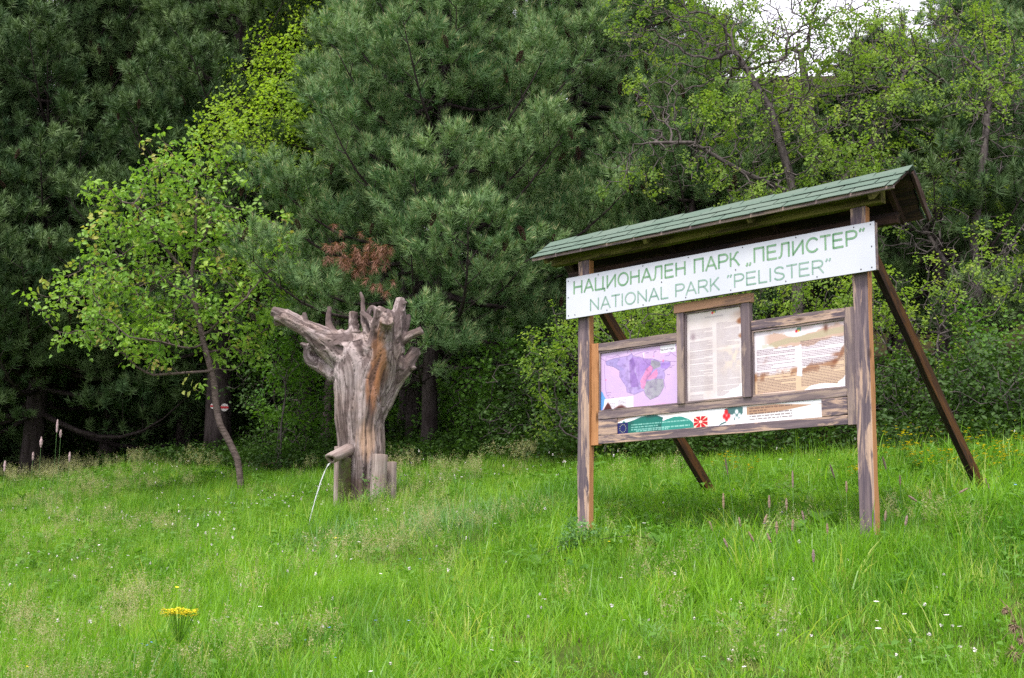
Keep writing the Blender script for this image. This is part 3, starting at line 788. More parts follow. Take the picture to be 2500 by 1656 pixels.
#@@PART3
# ================================================================== park sign
OX, OY = 2.70118272, 10.3
SV = np.array([math.cos(YAW), math.sin(YAW)])            # along the sign, to the right
NV = np.array([math.sin(YAW), -math.cos(YAW)])           # out of its face, towards the meadow
S0, T0 = -1.54, -.08
sxy = np.array([OX, OY]) + SV * S0 + NV * T0
Z0 = float(ground(*sxy))
sign = empty('park_sign', (sxy[0], sxy[1], Z0), YAW, 'roofed wooden park information sign with white name board, map and notices', 'information sign')
PM = {}
def loc(s, t, z): return Vector((s - S0, -(t - T0), z - Z0))
def bevel(o, w=.004, seg=2):
    b = o.modifiers.new('bevel', 'BEVEL'); b.width = w; b.segments = seg; b.limit_method = 'ANGLE'
    return o
def plank(name, a, b, w, h, mats, parent=sign, up=(0, 0, 1), bev=.004, wob=.0015, nseg=8, label=None, fm=None):
    """timber from a to b ((s,t,z) of the centre line); w across (horizontal), h along 'up'. faces: 0 front/back, 1 sides, 2 ends"""
    A, B = loc(*a), loc(*b)
    d = (B - A); L = d.length; x = d.normalized(); u = Vector((up[0], -up[1], up[2]))
    y = u.cross(x).normalized(); z = x.cross(y).normalized()
    g = np.random.default_rng(abs(hash((round(a[0], 3), round(a[2], 3), round(b[2], 3), name))) % 9999) if False else np.random.default_rng(int(abs(a[0] * 971 + a[2] * 577 + b[0] * 313 + b[2] * 131) * 10) % 99991)
    V = []; F = []; Mi = []
    n = nseg if L > .3 else 2
    for i in range(n + 1):
        q = -L / 2 + L * i / n
        for (cy_, cz_) in ((-1, -1), (1, -1), (1, 1), (-1, 1)):
            V.append((q, cy_ * w / 2 + g.normal() * wob, cz_ * h / 2 + g.normal() * wob))
    fm = fm or (0, 0, 0, 0)          # bottom(-z), +y, top(+z), -y
    for i in range(n):
        for j in range(4):
            j2 = (j + 1) % 4
            F.append((i * 4 + j, i * 4 + j2, i * 4 + 4 + j2, i * 4 + 4 + j)); Mi.append(fm[j])
    F.append((3, 2, 1, 0)); F.append((n * 4, n * 4 + 1, n * 4 + 2, n * 4 + 3)); Mi += [0, 0]
    F = [tuple(reversed(f)) for f in F]
    o = mesh_obj(name, V, F, mats, parent, fmat=Mi)
    R = Matrix((x, y, z)).transposed().to_4x4()
    o.matrix_basis = Matrix.Translation((A + B) / 2) @ R
    PM[o.name] = Matrix.Translation((A + B) / 2) @ R
    me = o.data
    import bmesh as _b
    bm = _b.new(); bm.from_mesh(me); _b.ops.recalc_face_normals(bm, faces=bm.faces); bm.to_mesh(me); bm.free()
    if bev: bevel(o, bev)
    if label: o['label'] = label
    return o

# posts: front 13 cm wide, 6 cm deep; a vertical piece has its X axis up, so 'up' is the way its front faces
for s0, s1, gz in ((-2.982, -2.849, 1.2), (-.230, -.099, 1.0)):
    sc_ = (s0 + s1) / 2
    # local axes: x up, z = facing front (t), y = sideways
    plank('post', (sc_, -.0825, gz), (sc_, -.0825, 3.868), s1 - s0, .064, [M['wood_grey'], M['wood_orange']], up=(0, 1, 0), bev=.006, wob=.002, nseg=14, fm=(0, 1, 0, 1))
    # slanting brace behind the post, down to the bank
    zb = float(ground(*(np.array([OX, OY]) + SV * sc_ + NV * -1.99)))
    plank('brace', (sc_, -.15, 3.62), (sc_, -1.99, zb - .05), .055, .105, [M['wood_dark'], M['wood_brace']], up=(0, .7, .6), bev=.005, nseg=10, fm=(1, 1, 0, 1))
# name board
nb = plank('name_board', (-3.071, -.022, 3.534), (0.0, -.022, 3.534), .044, .366, [M['wood_frame']], up=(0, 0, 1), bev=.002, wob=.0006)
t = NT('white_enamel_board')
n1 = t.noise(t.pos(), 2.0, 4); n2 = t.noise(t.mapping(t.pos(), (9, 9, 1.5)), 2, 4)
col = t.mix(t.mapr(n1, .35, .7), (.56, .585, .65), (.51, .54, .61)); col = t.mix(t.mapr(n2, .55, .75, 0, .25), col, (.55, .55, .56))
M['enamel'] = t.done(t.bsdf(col, .38, .4))
ft = plank('face_sheet', (-3.073, .0025, 3.5325), (.002, .0025, 3.5325), .004, .373, [M['enamel']], parent=nb, bev=0, wob=0)

NBI = PM[nb.name].inverted()
ft.matrix_basis = NBI @ PM[ft.name]
# lettering drawn as strokes
def arc(cx, cz, rx, rz, a0, a1, n=14):
    return [(cx + rx * math.cos(math.radians(a0 + (a1 - a0) * i / n)), cz + rz * math.sin(math.radians(a0 + (a1 - a0) * i / n))) for i in range(n + 1)]
O_ = arc(.40, .5, .34, .46, 90, 450, 28)
P_ = [[(.09, 0), (.09, 1)], [(.09, .96), (.40, .96)] , arc(.40, .715, .235, .245, 90, -90), [(.40, .47), (.09, .47)]]
GL = {  # advance width, strokes in units of the cap height (x from 0, stroke centre lines)
 'Н': (.80, [[(.09, 0), (.09, 1)], [(.65, 0), (.65, 1)], [(.09, .53), (.65, .53)]]),
 'А': (.76, [[(.03, 0), (.36, 1)], [(.69, 0), (.36, 1)], [(.14, .34), (.58, .34)]]),
 'Ц': (.84, [[(.09, 1), (.09, .04)], [(.05, .04), (.76, .04)], [(.62, .04), (.62, 1)], [(.74, .08), (.74, -.18)]]),
 'И': (.80, [[(.09, 0), (.09, 1)], [(.65, 0), (.65, 1)], [(.09, .08), (.65, .92)]]),
 'О': (.84, [O_]),
 'Л': (.76, [[(.61, 0), (.61, 1)], [(.65, .96), (.18, .96)], [(.22, .96), (.21, .5), (.17, .16), (.10, .05), (.0, .04)]]),
 'Е': (.72, [[(.09, 0), (.09, 1)], [(.09, .96), (.62, .96)], [(.09, .53), (.58, .53)], [(.09, .04), (.64, .04)]]),
 'П': (.78, [[(.09, 0), (.09, 1)], [(.63, 0), (.63, 1)], [(.05, .96), (.67, .96)]]),
 'Р': (.72, P_),
 'К': (.68, [[(.09, 0), (.09, 1)], [(.09, .52), (.24, .54), (.34, .68), (.44, .90), (.58, .97)], [(.26, .54), (.40, .40), (.62, 0)]]),
 'С': (.80, [arc(.41, .5, .34, .46, 38, 322, 22)]),
 'Т': (.66, [[(.32, 0), (.32, 1)], [(.02, .96), (.62, .96)]]),
 'N': (.80, [[(.09, 0), (.09, 1)], [(.65, 0), (.65, 1)], [(.09, .93), (.65, .07)]]),
 'I': (.28, [[(.12, 0), (.12, 1)]]),
 'L': (.62, [[(.09, 0), (.09, 1)], [(.09, .04), (.56, .04)]]),
 'R': (.76, P_ + [[(.38, .47), (.50, .34), (.68, 0)]]),
 'S': (.74, [arc(.35, .735, .25, .225, 20, 200, 12) + [(.17, .60), (.35, .52), (.55, .42)] + arc(.35, .26, .27, .22, 20, -165, 12)]),
 'K': (.72, [[(.09, 0), (.09, 1)], [(.60, 1), (.11, .38)], [(.27, .56), (.64, 0)]]),
 '„': (.46, [[(.12, .08), (.12, -.04), (.05, -.16)], [(.30, .08), (.30, -.04), (.23, -.16)]]),
 '“': (.42, [[(.10, .80), (.10, .90), (.17, 1.02)], [(.27, .80), (.27, .90), (.34, 1.02)]]),
 '”': (.42, [[(.12, 1.0), (.12, .90), (.05, .78)], [(.29, 1.0), (.29, .90), (.22, .78)]]),
 ' ': (.34, [])}
GL.update({'A': GL['А'], 'T': GL['Т'], 'O': GL['О'], 'P': GL['Р'], 'E': GL['Е']})
def word_mesh(word, s0, s1, zb, h, sw, t0=.0062):
    W = sum(GL[c][0] for c in word)
    W -= .10
    kx = (s1 - s0) / (W * h); x = s0 - .03 * h; mb = MB()
    for c in word:
        adv, st = GL[c]
        for pl in st:
            pl = np.array(pl, float)
            P = np.stack([x + pl[:, 0] * h * kx, zb + pl[:, 1] * h], axis=1)
            if len(P) > 2 and np.allclose(P[0], P[-1], atol=1e-6): closed = True
            else: closed = False
            d = np.gradient(P, axis=0) if len(P) > 2 else np.repeat(P[1:] - P[:1], 2, axis=0)
            if closed: d[0] = d[-1] = P[1] - P[-2]
            d /= np.linalg.norm(d, axis=1, keepdims=True)
            nn = np.stack([-d[:, 1], d[:, 0]], axis=1) * sw / 2
            nn[:, 0] *= 1.0
            Lp, Rp = P + nn, P - nn; m = len(P)
            V = [loc(a[0], t0, a[1]) for a in Lp] + [loc(a[0], t0, a[1]) for a in Rp]
            mb.add([tuple(v) for v in V], [(i, i + 1, m + i + 1, m + i) for i in range(m - 1)])
        x += adv * h * kx
        # neighbours' strokes overlap only inside one letter; lift each stroke a hair so no faces coincide
    V = np.vstack(mb.V)
    return V, mb.F
def letters(name, parts, zb, h, sw, mat):
    for w, a, b in parts:
        V, F = word_mesh(w, a, b, zb, h, sw)
        o = mesh_obj('lettering', V, F, mat)
        o.parent = nb; o.matrix_basis = NBI
        o['label'] = '%s green word in %s letters' % (name, 'Cyrillic' if name == 'upper' else 'Latin')
def paint(name, c1, c2):
    t = NT(name); n = t.noise(t.mapping(t.pos(), (12, 12, 5)), 1.2, 3)
    return t.done(t.bsdf(t.mix(t.mapr(n, .35, .65), c1, c2), .45, .35))
letters('upper', (('НАЦИОНАЛЕН', -2.991, -1.745), ('ПАРК', -1.668, -1.216), ('„ПЕЛИСТЕР“', -1.151, -.081)), 3.562, .117, .0168, paint('faded_green_print', (.12, .27, .145), (.20, .35, .21)))
letters('lower', (('NATIONAL', -2.798, -1.934), ('PARK', -1.863, -1.411), ('“PELISTER”', -1.341, -.373)), 3.387, .108, .0132, paint('faded_blue_green_print', (.17, .31, .24), (.26, .39, .33)))
# dark screws round the board
scr = None
for s, z in [(-3.05, 3.69), (-2.98, 3.675), (-2.70, 3.70), (-2.2, 3.705), (-1.72, 3.705), (-1.18, 3.705), (-.68, 3.705), (-.17, 3.70), (-.03, 3.70), (-3.05, 3.54), (-.025, 3.53),
             (-3.045, 3.375), (-2.97, 3.375), (-2.6, 3.37), (-2.2, 3.365), (-1.75, 3.37), (-1.3, 3.37), (-.78, 3.37), (-.5, 3.365), (-.12, 3.368), (-.03, 3.37), (-2.0, 3.535), (-1.25, 3.53)]:
    if scr is None:
        V, F = tube([(0, 0, 0), (0, -.003, 0)], [.0058, .0045], 8); scr = mesh_obj('screw', V, F, M['steel'])
        o = scr
    else:
        o = bpy.data.objects.new('screw', scr.data); COL.objects.link(o)
    o.parent = nb; o.matrix_basis = NBI @ Matrix.Translation(loc(s, .0052, z))

# --- frames
FT = -.076; D = .036
def rail(name, s0, s1, z0, z1, t0=FT, d=D, m='wood_frame', **k):
    return plank(name, (s0, t0 - d / 2, (z0 + z1) / 2), (s1, t0 - d / 2, (z0 + z1) / 2), d, z1 - z0, [M[m]], up=(0, 0, 1), bev=.003, **k)
def stile(name, s0, s1, z0, z1, t0=FT, d=D, m='wood_frame', **k):
    return plank(name, ((s0 + s1) / 2, t0 - d / 2, z0), ((s0 + s1) / 2, t0 - d / 2, z1), s1 - s0, d, [M[m], M[k.pop('side')] if 'side' in k else M[m]], up=(0, 1, 0), bev=.003, fm=(0, 1, 0, 1), **k)
stile('frame_stile', -2.8475, -2.768, 2.211, 3.108, m='wood_orange', d=.05)
stile('frame_stile', -.317, -.232, 2.215, 3.112, m='wood_frame', d=.05)
rail('frame_rail', -2.766, -.319, 2.220, 2.293, m='wood_grey')
rail('frame_rail', -2.766, -.319, 2.432, 2.496)
rail('frame_rail', -2.766, -1.899, 3.034, 3.104)
rail('frame_rail', -1.166, -.319, 3.036, 3.112, m='wood_grey')
rail('frame_block', -2.765, -2.556, 2.296, 2.430, m='wood_grey')
rail('frame_block', -.542, -.320, 2.296, 2.430, m='wood_grey')
stile('frame_stile', -1.897, -1.826, 2.4975, 3.262, t0=-.058, d=.05)
stile('frame_stile', -1.248, -1.168, 2.4975, 3.262, t0=-.058, d=.05)
rail('frame_rail', -1.919, -1.147, 3.264, 3.340, t0=-.050, d=.05, m='wood_tan')
# inner beads round each picture
def bead(s0, s1, z0, z1, t):
    for a, b in (((s0, z0 + .008), (s1, z0 + .008)), ((s0, z1 - .008), (s1, z1 - .008))):
        plank('glazing_bead', (a[0], t, a[1]), (b[0], t, b[1]), .012, .016, [M['wood_frame']], bev=.002, nseg=3)
    for s in (s0 + .0075, s1 - .0075):
        plank('glazing_bead', (s, t - .001, z0 + .017), (s, t - .001, z1 - .017), .015, .012, [M['wood_frame']], up=(0, 1, 0), bev=.002, nseg=3)
bead(-2.767, -1.900, 2.497, 3.033, -.088)
bead(-1.165, -.320, 2.497, 3.035, -.088)
bead(-1.825, -1.249, 2.497, 3.263, -.080)

# --- printed sheets
def vnoise(h, w, cells, octv=4, seed=0):
    g = np.random.default_rng(seed); out = np.zeros((h, w)); amp = 1; tot = 0
    for o in range(octv):
        cy_, cx_ = max(2, int(cells * 2 ** o * h / max(h, w)) + 2), max(2, int(cells * 2 ** o * w / max(h, w)) + 2)
        G = g.random((cy_ + 1, cx_ + 1)); y = np.linspace(0, cy_ - 1e-3, h); x = np.linspace(0, cx_ - 1e-3, w)
        yi, xi = y.astype(int), x.astype(int); fy, fx = (y - yi)[:, None], (x - xi)[None]
        fy = fy * fy * (3 - 2 * fy); fx = fx * fx * (3 - 2 * fx)
        a = G[yi][:, xi]; b = G[yi][:, xi + 1]; c = G[yi + 1][:, xi]; d = G[yi + 1][:, xi + 1]
        out += amp * ((a * (1 - fx) + b * fx) * (1 - fy) + (c * (1 - fx) + d * fx) * fy); tot += amp; amp *= .55
    return out / tot
class Sheet:
    def __init__(s, w, h, base):
        s.w, s.h = w, h; s.a = np.ones((h, w, 3)) * np.array(base)
        s.U, s.V = np.meshgrid((np.arange(w) + .5) / w, (np.arange(h) + .5) / h)
    def blend(s, m, c): s.a = s.a * (1 - m[..., None]) + np.array(c) * m[..., None]
    def poly(s, pts, c, a=1.0, wob=0.0, seed=1):
        U, V = s.U, s.V
        if wob: U = U + wob * (vnoise(s.h, s.w, 18, 3, seed) - .5); V = V + wob * (vnoise(s.h, s.w, 18, 3, seed + 9) - .5)
        ins = np.zeros(U.shape, bool); n = len(pts)
        for i in range(n):
            x1, y1 = pts[i]; x2, y2 = pts[(i + 1) % n]
            if y1 == y2: continue
            c_ = ((y1 > V) != (y2 > V)) & (U < (x2 - x1) * (V - y1) / (y2 - y1) + x1); ins ^= c_
        s.blend(ins.astype(float) * a, c); return ins
    def line(s, pts, c, wd, a=1.0):
        asp = s.w / s.h; best = np.full(s.U.shape, 9.0)
        for (x1, y1), (x2, y2) in zip(pts[:-1], pts[1:]):
            dx, dy = (x2 - x1), (y2 - y1) / asp; L = dx * dx + dy * dy + 1e-12
            t = np.clip(((s.U - x1) * dx + (s.V - y1) / asp * dy) / L, 0, 1)
            best = np.minimum(best, np.hypot(s.U - x1 - t * dx, (s.V - y1) / asp - t * dy))
        s.blend(np.clip((wd - best) / (1.2 / s.w) + .5, 0, 1) * a, c)
    def text(s, u0, u1, v1, v0, rows, c, seed, a=.75, gaps=(), ragged=.1):
        g = np.random.default_rng(seed); H = (v1 - v0) / rows
        for r in range(rows):
            if r in gaps: continue
            ue = u1 if g.random() > .22 else u0 + (u1 - u0) * g.uniform(.35, .9)
            y0 = int((v1 - (r + .80) * H) * s.h); y1_ = max(y0 + 1, int((v1 - (r + .30) * H) * s.h))
            x = int(u0 * s.w)
            while x < ue * s.w:
                L = int(g.integers(3, 14) * s.w / 500) + 2
                e = min(x + L, int(ue * s.w))
                if e <= x: break
                k = a * (.45 + .55 * g.random((1, e - x)))[..., None]
                s.a[y0:y1_, x:e] = s.a[y0:y1_, x:e] * (1 - k) + np.array(c) * k
                x = e + max(1, int(s.w / 260))
    def material(s, name, rough=.35, bump=0):
        img = bpy.data.images.new(name, s.w, s.h)
        A = np.ones((s.h, s.w, 4), dtype=np.float32); A[..., :3] = np.clip(s.a, 0, 1)
        img.pixels.foreach_set(A.ravel()); img.update(); img.pack()
        t = NT(name); ti = t.n('TexImage'); ti.image = img; ti.extension = 'EXTEND'
        return t.done(t.bsdf(ti.outputs[0], rough, .35))
def sheet_obj(name, s0, s1, z0, z1, t, mat, label=None, parent=sign):
    """thin board with the print on its front"""
    V = []; uv = []
    for tt in (t, t - .004):
        for s, z, u, v in ((s0, z0, 0, 0), (s1, z0, 1, 0), (s1, z1, 1, 1), (s0, z1, 0, 1)):
            V.append(tuple(loc(s, tt, z))); uv.append((u, v))
    F = [(0, 1, 2, 3), (7, 6, 5, 4), (0, 4, 5, 1), (1, 5, 6, 2), (2, 6, 7, 3), (3, 7, 4, 0)]
    o = mesh_obj(name, V, F, [mat, M['wood_dark']], parent, fmat=[0, 1, 1, 1, 1, 1], uv=uv)
    if label: o['label'] = label
    return o
# map
def mu(p):
    x, y = p; u = (x - 165) / 1200.0; yt = 410 - .1235 * (x - 165); yb = 1352 - .094 * (x - 172)
    return (u * (1.06) / (1 + .06 * u), (yb - y) / (yb - yt))
mp = Sheet(640, 400, (.77, .66, .82))
mp.blend(vnoise(400, 640, 5, 5, 3) * .5, (.73, .64, .82)); mp.blend(np.clip(vnoise(400, 640, 3, 4, 5) * 2 - 1, 0, 1) * .7, (.84, .68, .83))
rid = vnoise(400, 640, 26, 4, 8)
P1 = [(255, 560), (370, 520), (480, 500), (590, 480), (645, 440), (665, 490), (760, 500), (830, 530), (940, 530), (1000, 545), (1080, 575), (1150, 560), (1225, 575), (1230, 640), (1170, 690), (1130, 720), (1145, 790), (1125, 880), (1130, 960), (1080, 1060), (1040, 1110), (920, 1160), (850, 1090), (820, 1020), (680, 1080), (570, 1040), (560, 960), (460, 800), (460, 710), (380, 650), (265, 620)]
P1u = [mu(p) for p in P1]
mp.poly(P1u, (.60, .52, .78), 1, .012)
mp.poly([mu(p) for p in [(650, 500), (840, 530), (950, 540), (940, 640), (830, 720), (790, 830), (740, 960), (730, 850), (690, 640)]], (.55, .40, .74), .9, .02)
mp.poly([mu(p) for p in [(610, 560), (650, 490), (680, 560), (690, 640), (680, 720), (730, 850), (740, 960), (640, 970), (620, 880), (610, 700)]], (.42, .27, .62), .95, .02)
mp.poly([mu(p) for p in [(840, 530), (950, 540), (930, 620), (870, 660)]], (.47, .32, .66), .8, .02)
mp.poly([mu(p) for p in [(255, 560), (370, 520), (480, 500), (420, 610), (540, 700), (460, 710), (380, 650), (265, 620)]], (.50, .47, .72), .8, .02)
mp.poly([mu(p) for p in [(940, 620), (960, 700), (900, 800), (1030, 690), (1040, 760), (1010, 830), (870, 850), (830, 1000), (780, 980), (770, 880), (830, 760), (870, 680)]], (.88, .42, .62), .85, .02)
mp.poly([mu(p) for p in [(940, 550), (1080, 580), (1080, 650), (970, 700), (935, 620)]], (.50, .55, .52), .95, .015)
mp.poly([mu(p) for p in [(860, 880), (1000, 840), (1120, 840), (1130, 960), (1080, 1060), (1040, 1110), (920, 1160), (850, 1090), (825, 1000)]], (.52, .56, .55), .95, .015)
mp.poly([mu(p) for p in [(1080, 600), (1225, 575), (1230, 640), (1160, 690), (1090, 680)]], (.52, .38, .78), .9, .02)
ins = mp.poly(P1u, (.3, .2, .45), 0, .012)
mp.blend(ins * .30, (.76, .66, .82)); mp.blend((vnoise(400, 640, 12, 4, 77) - .35).clip(0, 1) * .5, (.82, .74, .86))
mp.blend(ins * np.clip(rid * 2.6 - 1.2, 0, 1) * .38, (.32, .24, .42))
mp.line(P1u + [P1u[0]], (.30, .24, .40), .0012, .8)
for rd in ([(170, 505), (250, 560), (240, 600), (230, 690), (245, 860), (250, 980), (265, 1080), (310, 1135)], [(250, 560), (262, 490), (350, 500), (440, 470), (470, 500)], [(665, 480), (740, 445), (900, 400), (1060, 388), (1075, 385)],
           [(1235, 430), (1290, 480), (1350, 515)], [(1225, 575), (1335, 577)], [(1235, 650), (1290, 630)], [(620, 380), (580, 410), (580, 450)], [(980, 500), (980, 440), (1010, 400)], [(1130, 880), (1150, 990)], [(800, 450), (820, 540), (870, 600), (960, 660), (950, 740), (860, 850)], [(1150, 490), (1210, 480), (1235, 440)]):
    mp.line([mu(p) for p in rd], (.42, .28, .52), .0018, .75)
for q in ((640, 385, .02), (1120, 565, .018), (255, 850, .013), (970, 495, .008), (280, 1230, 0)):
    if q[2]:
        u, v = mu(q[:2]); m = np.clip(1 - np.hypot(mp.U - u, (mp.V - v) * .62) / q[2], 0, 1); mp.blend(m * .8, (.88, .35, .55))
mp.poly([mu(p) for p in [(163, 1010), (200, 1040), (235, 1110), (250, 1130), (240, 1200), (190, 1350), (163, 1356)]], (.38, .60, .88), 1, .01)
mp.poly([mu(p) for p in [(235, 1150), (665, 1100), (665, 1278), (215, 1335)]], (.88, .86, .90))
mp.poly([mu(p) for p in [(1075, 340), (1305, 305), (1310, 420), (1080, 450)]], (.88, .87, .90))
mp.text(.10, .20, .14, .04, 4, (.4, .38, .42), 4); mp.text(.235, .345, .18, .05, 6, (.35, .33, .38), 5)
mp.poly([(.975, .05), (1, .05), (1, 1), (.975, 1)], (.86, .84, .92), .9)
for a_, b_ in (((.06, .31), .08), ((.07, .27), .06), ((.12, .22), .05), ((.56, .88), .05), ((.83, .85), .06), ((.85, .6), .05), ((.82, .49), .05), ((.66, .88), .05)):
    mp.text(a_[0] + .03, a_[0] + .03 + b_ * .7, a_[1] + .012, a_[1] - .008, 1, (.35, .25, .4), 6)
sv = vnoise(400, 640, 9, 5, 12)
for cx_, wd_, hh in ((.105, .07, .17), (.27, .13, .11)):
    m = np.clip((hh * np.exp(-((mp.U - cx_) / wd_) ** 2 * 1.8) + .03 * (sv - .5) * 2 - (mp.V - .0)) * 26, 0, 1)
    mp.blend(m, (.30, .09, .06)); mp.blend(m * np.clip(1 - mp.V * 14, 0, 1), (.13, .04, .05))
m = np.clip((.05 + .06 * (sv - .5) - mp.V) * 20, 0, 1) * (mp.U > .3); mp.blend(m * .35, (.85, .45, .5))
mp.poly([mu(p) for p in [(800, 440), (835, 425), (830, 520), (812, 500)]], (.88, .82, .94), .8, .02)
mobj = sheet_obj('map_panel', -2.7668, -1.9002, 2.4965, 3.0335, -.098, mp.material('map_print'))
# spaced title on the map
tcol = paint('dark_print', (.12, .10, .14), (.18, .15, .2))
V, F = word_mesh('ПЕЛИСТЕР', -2.105, -1.955, 2.969, .014, .0026, t0=-.0965)
V = np.array(V)
mesh_obj('title_lettering', V, F, tcol, mobj)

def stain_sheet(w, h, seed): return Sheet(w, h, (.82, .79, .80))
cp = Sheet(400, 520, (.82, .79, .80))
q = vnoise(520, 400, 4, 5, 21); cp.blend(np.clip(q * 2 - .8, 0, 1) * .5, (.70, .64, .62)); cp.blend(np.clip((cp.V - .72) * 2.5, 0, 1) * .35, (.80, .75, .66))
cp.text(.07, .47, .80, .12, 62, (.38, .33, .38), 2, .62, gaps=(10, 11, 21, 29, 34, 46, 56)); cp.text(.54, .93, .84, .12, 64, (.42, .37, .42), 3, .60, gaps=(24, 25, 60))
cp.text(.07, .30, .09, .02, 7, (.4, .35, .4), 4, .6); cp.text(.54, .83, .12, .05, 6, (.4, .35, .4), 5, .6)
m = np.clip((vnoise(520, 400, 7, 5, 23) - .52) * 8, 0, 1) * np.exp(-((cp.U - .8) / .22) ** 2 - ((cp.V - .45) / .13) ** 2); cp.blend(m * .9, (.84, .78, .72))
cp.poly([(.6, 0), (.78, .10), (1.02, .16), (1.02, -.01)], (.90, .90, .93), 1, .05)
m = np.clip((cp.U - .93 + .09 * (q - .5) * 2 + .05 * np.sin(cp.V * 40)) * 16, 0, 1) * sstep(.58, .66, cp.V); cp.blend(m * .9, (.50, .28, .13))
m = np.exp(-((cp.U - .93) / .10) ** 2 - ((cp.V - .93) / .07) ** 2) * np.clip(q * 2.2 - .5, 0, 1); cp.blend(m * .8, (.58, .40, .28))
m = np.exp(-((cp.U - .13) / .04) ** 2 - ((cp.V - .72) / .04) ** 2); cp.blend(m * .4, (.35, .25, .3))
def logo(S, u, v, r):
    asp = S.w / S.h
    S.poly([(u - r, v - r * asp * .1), (u - r * .3, v + r * asp * .9), (u + r * .9, v + r * asp * .9), (u + r * .7, v - r * asp * .2), (u, v + r * asp * .2)], (.25, .45, .38), .9)
    S.blend(np.clip(1.5 - np.hypot((S.U - u + r * .6), (S.V - v) / asp) / (r * .35), 0, 1), (.80, .12, .16))
    S.blend(np.clip(1.5 - np.hypot((S.U - u - r * .1), (S.V - v - .1 * r) / asp) / (r * .3), 0, 1), (.85, .65, .2))
logo(cp, .50, .955, .045); cp.text(.34, .66, .925, .905, 2, (.4, .4, .42), 9, .6)
sheet_obj('notice_panel', -1.8248, -1.2492, 2.4968, 3.2632, -.090, cp.material('centre_notice_print'))
rp = Sheet(640, 400, (.86, .83, .86))
q = vnoise(400, 640, 5, 5, 31); q2 = vnoise(400, 640, 9, 5, 33)
m = np.clip((np.exp(-((rp.V - .80 - .04 * np.sin(rp.U * 9)) / .085) ** 2) * 1.2 + (q2 - .5) * 1.3 - .35) * 5, 0, 1) * np.clip((rp.U - .1) * 12, 0, 1); rp.blend(m * .6, (.68, .52, .40))
m = np.clip((np.exp(-((rp.V - .73 - .12 * rp.U) / .05) ** 2) + (q - .5) * 1.5 - .5) * 5, 0, 1) * (rp.U > .1); rp.blend(m * .35, (.56, .62, .45))
m = np.clip((rp.V - .90 + (q - .5) * .3) * 12, 0, 1); rp.blend(m * .5, (.66, .56, .54))
edge = .33 + .10 * rp.U + .55 * np.clip(rp.U - .86, 0, 1) * 5 * (rp.V < .75) * .6 + .12 * (q2 - .5)
m = np.clip((edge - rp.V) * 22, 0, 1); rp.blend(m * .7, (.78, .64, .48))
m = np.clip((.08 - np.abs(rp.V - edge + .06)) * 20, 0, 1) * np.clip((q2 - .42) * 8, 0, 1); rp.blend(m * .6, (.50, .31, .20))
rp.text(.04, .46, .70, .05, 29, (.26, .17, .22), 12, .72, gaps=(4, 9, 14, 18)); rp.text(.52, .97, .76, .09, 30, (.26, .17, .22), 13, .72, gaps=(6, 11, 17))
m = np.exp(-((rp.U - .1) / .05) ** 2 - ((rp.V - .55) / .06) ** 2) * np.clip(q2 * 3 - 1, 0, 1); rp.blend(m, (.45, .30, .25))
m = np.exp(-((rp.U - .9) / .05) ** 2 - ((rp.V - .50) / .03) ** 2); rp.blend(m * .8, (.48, .27, .17)); m = np.exp(-((rp.U - .87) / .03) ** 2 - ((rp.V - .40) / .03) ** 2); rp.blend(m * .8, (.48, .27, .17))
m = np.exp(-((rp.U - .79) / .022) ** 2 - ((rp.V - .90) / .05) ** 2); rp.blend(m * .9, (.36, .20, .14))
rp.poly([(.5, 0), (.62, .09), (.75, .10), (.88, .08), (1.01, .24), (1.01, -.01)], (.92, .91, .95), 1, .03)
rp.poly([(.47, .25), (.5, .7), (.53, .7), (.53, .24)], (.87, .84, .88), .9, .02)
m = np.clip((.055 - rp.V) * 30, 0, 1) * (rp.U < .45) * (rp.U > .1); rp.blend(m * .6, (.85, .82, .88))
logo(rp, .50, .905, .035)
sheet_obj('notice_panel', -1.1650, -.3200, 2.4966, 3.0355, -.098, rp.material('right_notice_print'))
# banner strip
bn = Sheet(1500, 84, (.88, .88, .90))
q = vnoise(84, 1500, 14, 4, 41)
bn.poly([(0, .72), (.05, .92), (.14, 1.01), (.0, 1.01)], (.62, .50, .44), .9, .01); bn.poly([(.2, 1.0), (.27, .86), (.35, .93), (.5, 1.01), (.2, 1.01)], (.72, .65, .60), .6, .01)
hillA = [(.02, 0), (.02, .62), (.035, .80), (.045, .66), (.06, .70), (.09, .78), (.13, .95), (.17, 1.0), (.21, .97), (.232, .84), (.245, .78), (.24, .60), (.30, .45), (.30, 0)]
bn.poly(hillA, (.05, .42, .38), 1, .006)
bn.blend(bn.poly(hillA, (0, 0, 0), 0, .006) * np.clip((q - .45) * 3, 0, .6), (.03, .28, .27))
bn.poly([(.235, 0), (.238, .52), (.26, .64), (.30, .76), (.34, .74), (.38, .52), (.40, .30), (.403, 0)], (.16, .52, .48), 1, .006)
bn.text(.075, .38, .58, .12, 3, (.75, .88, .85), 5, .8); bn.text(.10, .27, .17, .02, 1, (.75, .88, .85), 6, .8)
bn.poly([(0, 0), (.057, 0), (.057, .68), (0, .68)], (.03, .06, .34))
for k in range(12):
    a = k / 12 * 2 * PI; u, v = .0285 + .017 * math.cos(a), .33 + .24 * math.sin(a)
    bn.blend(np.clip(1.4 - np.hypot((bn.U - u) * 17.8, bn.V - v) / .032, 0, 1), (.85, .85, .55))
fu0, fu1, fv1 = .401, .470, .64
fm_ = (bn.U > fu0) & (bn.U < fu1) & (bn.V < fv1)
bn.blend(fm_ * 1.0, (.72, .04, .10))
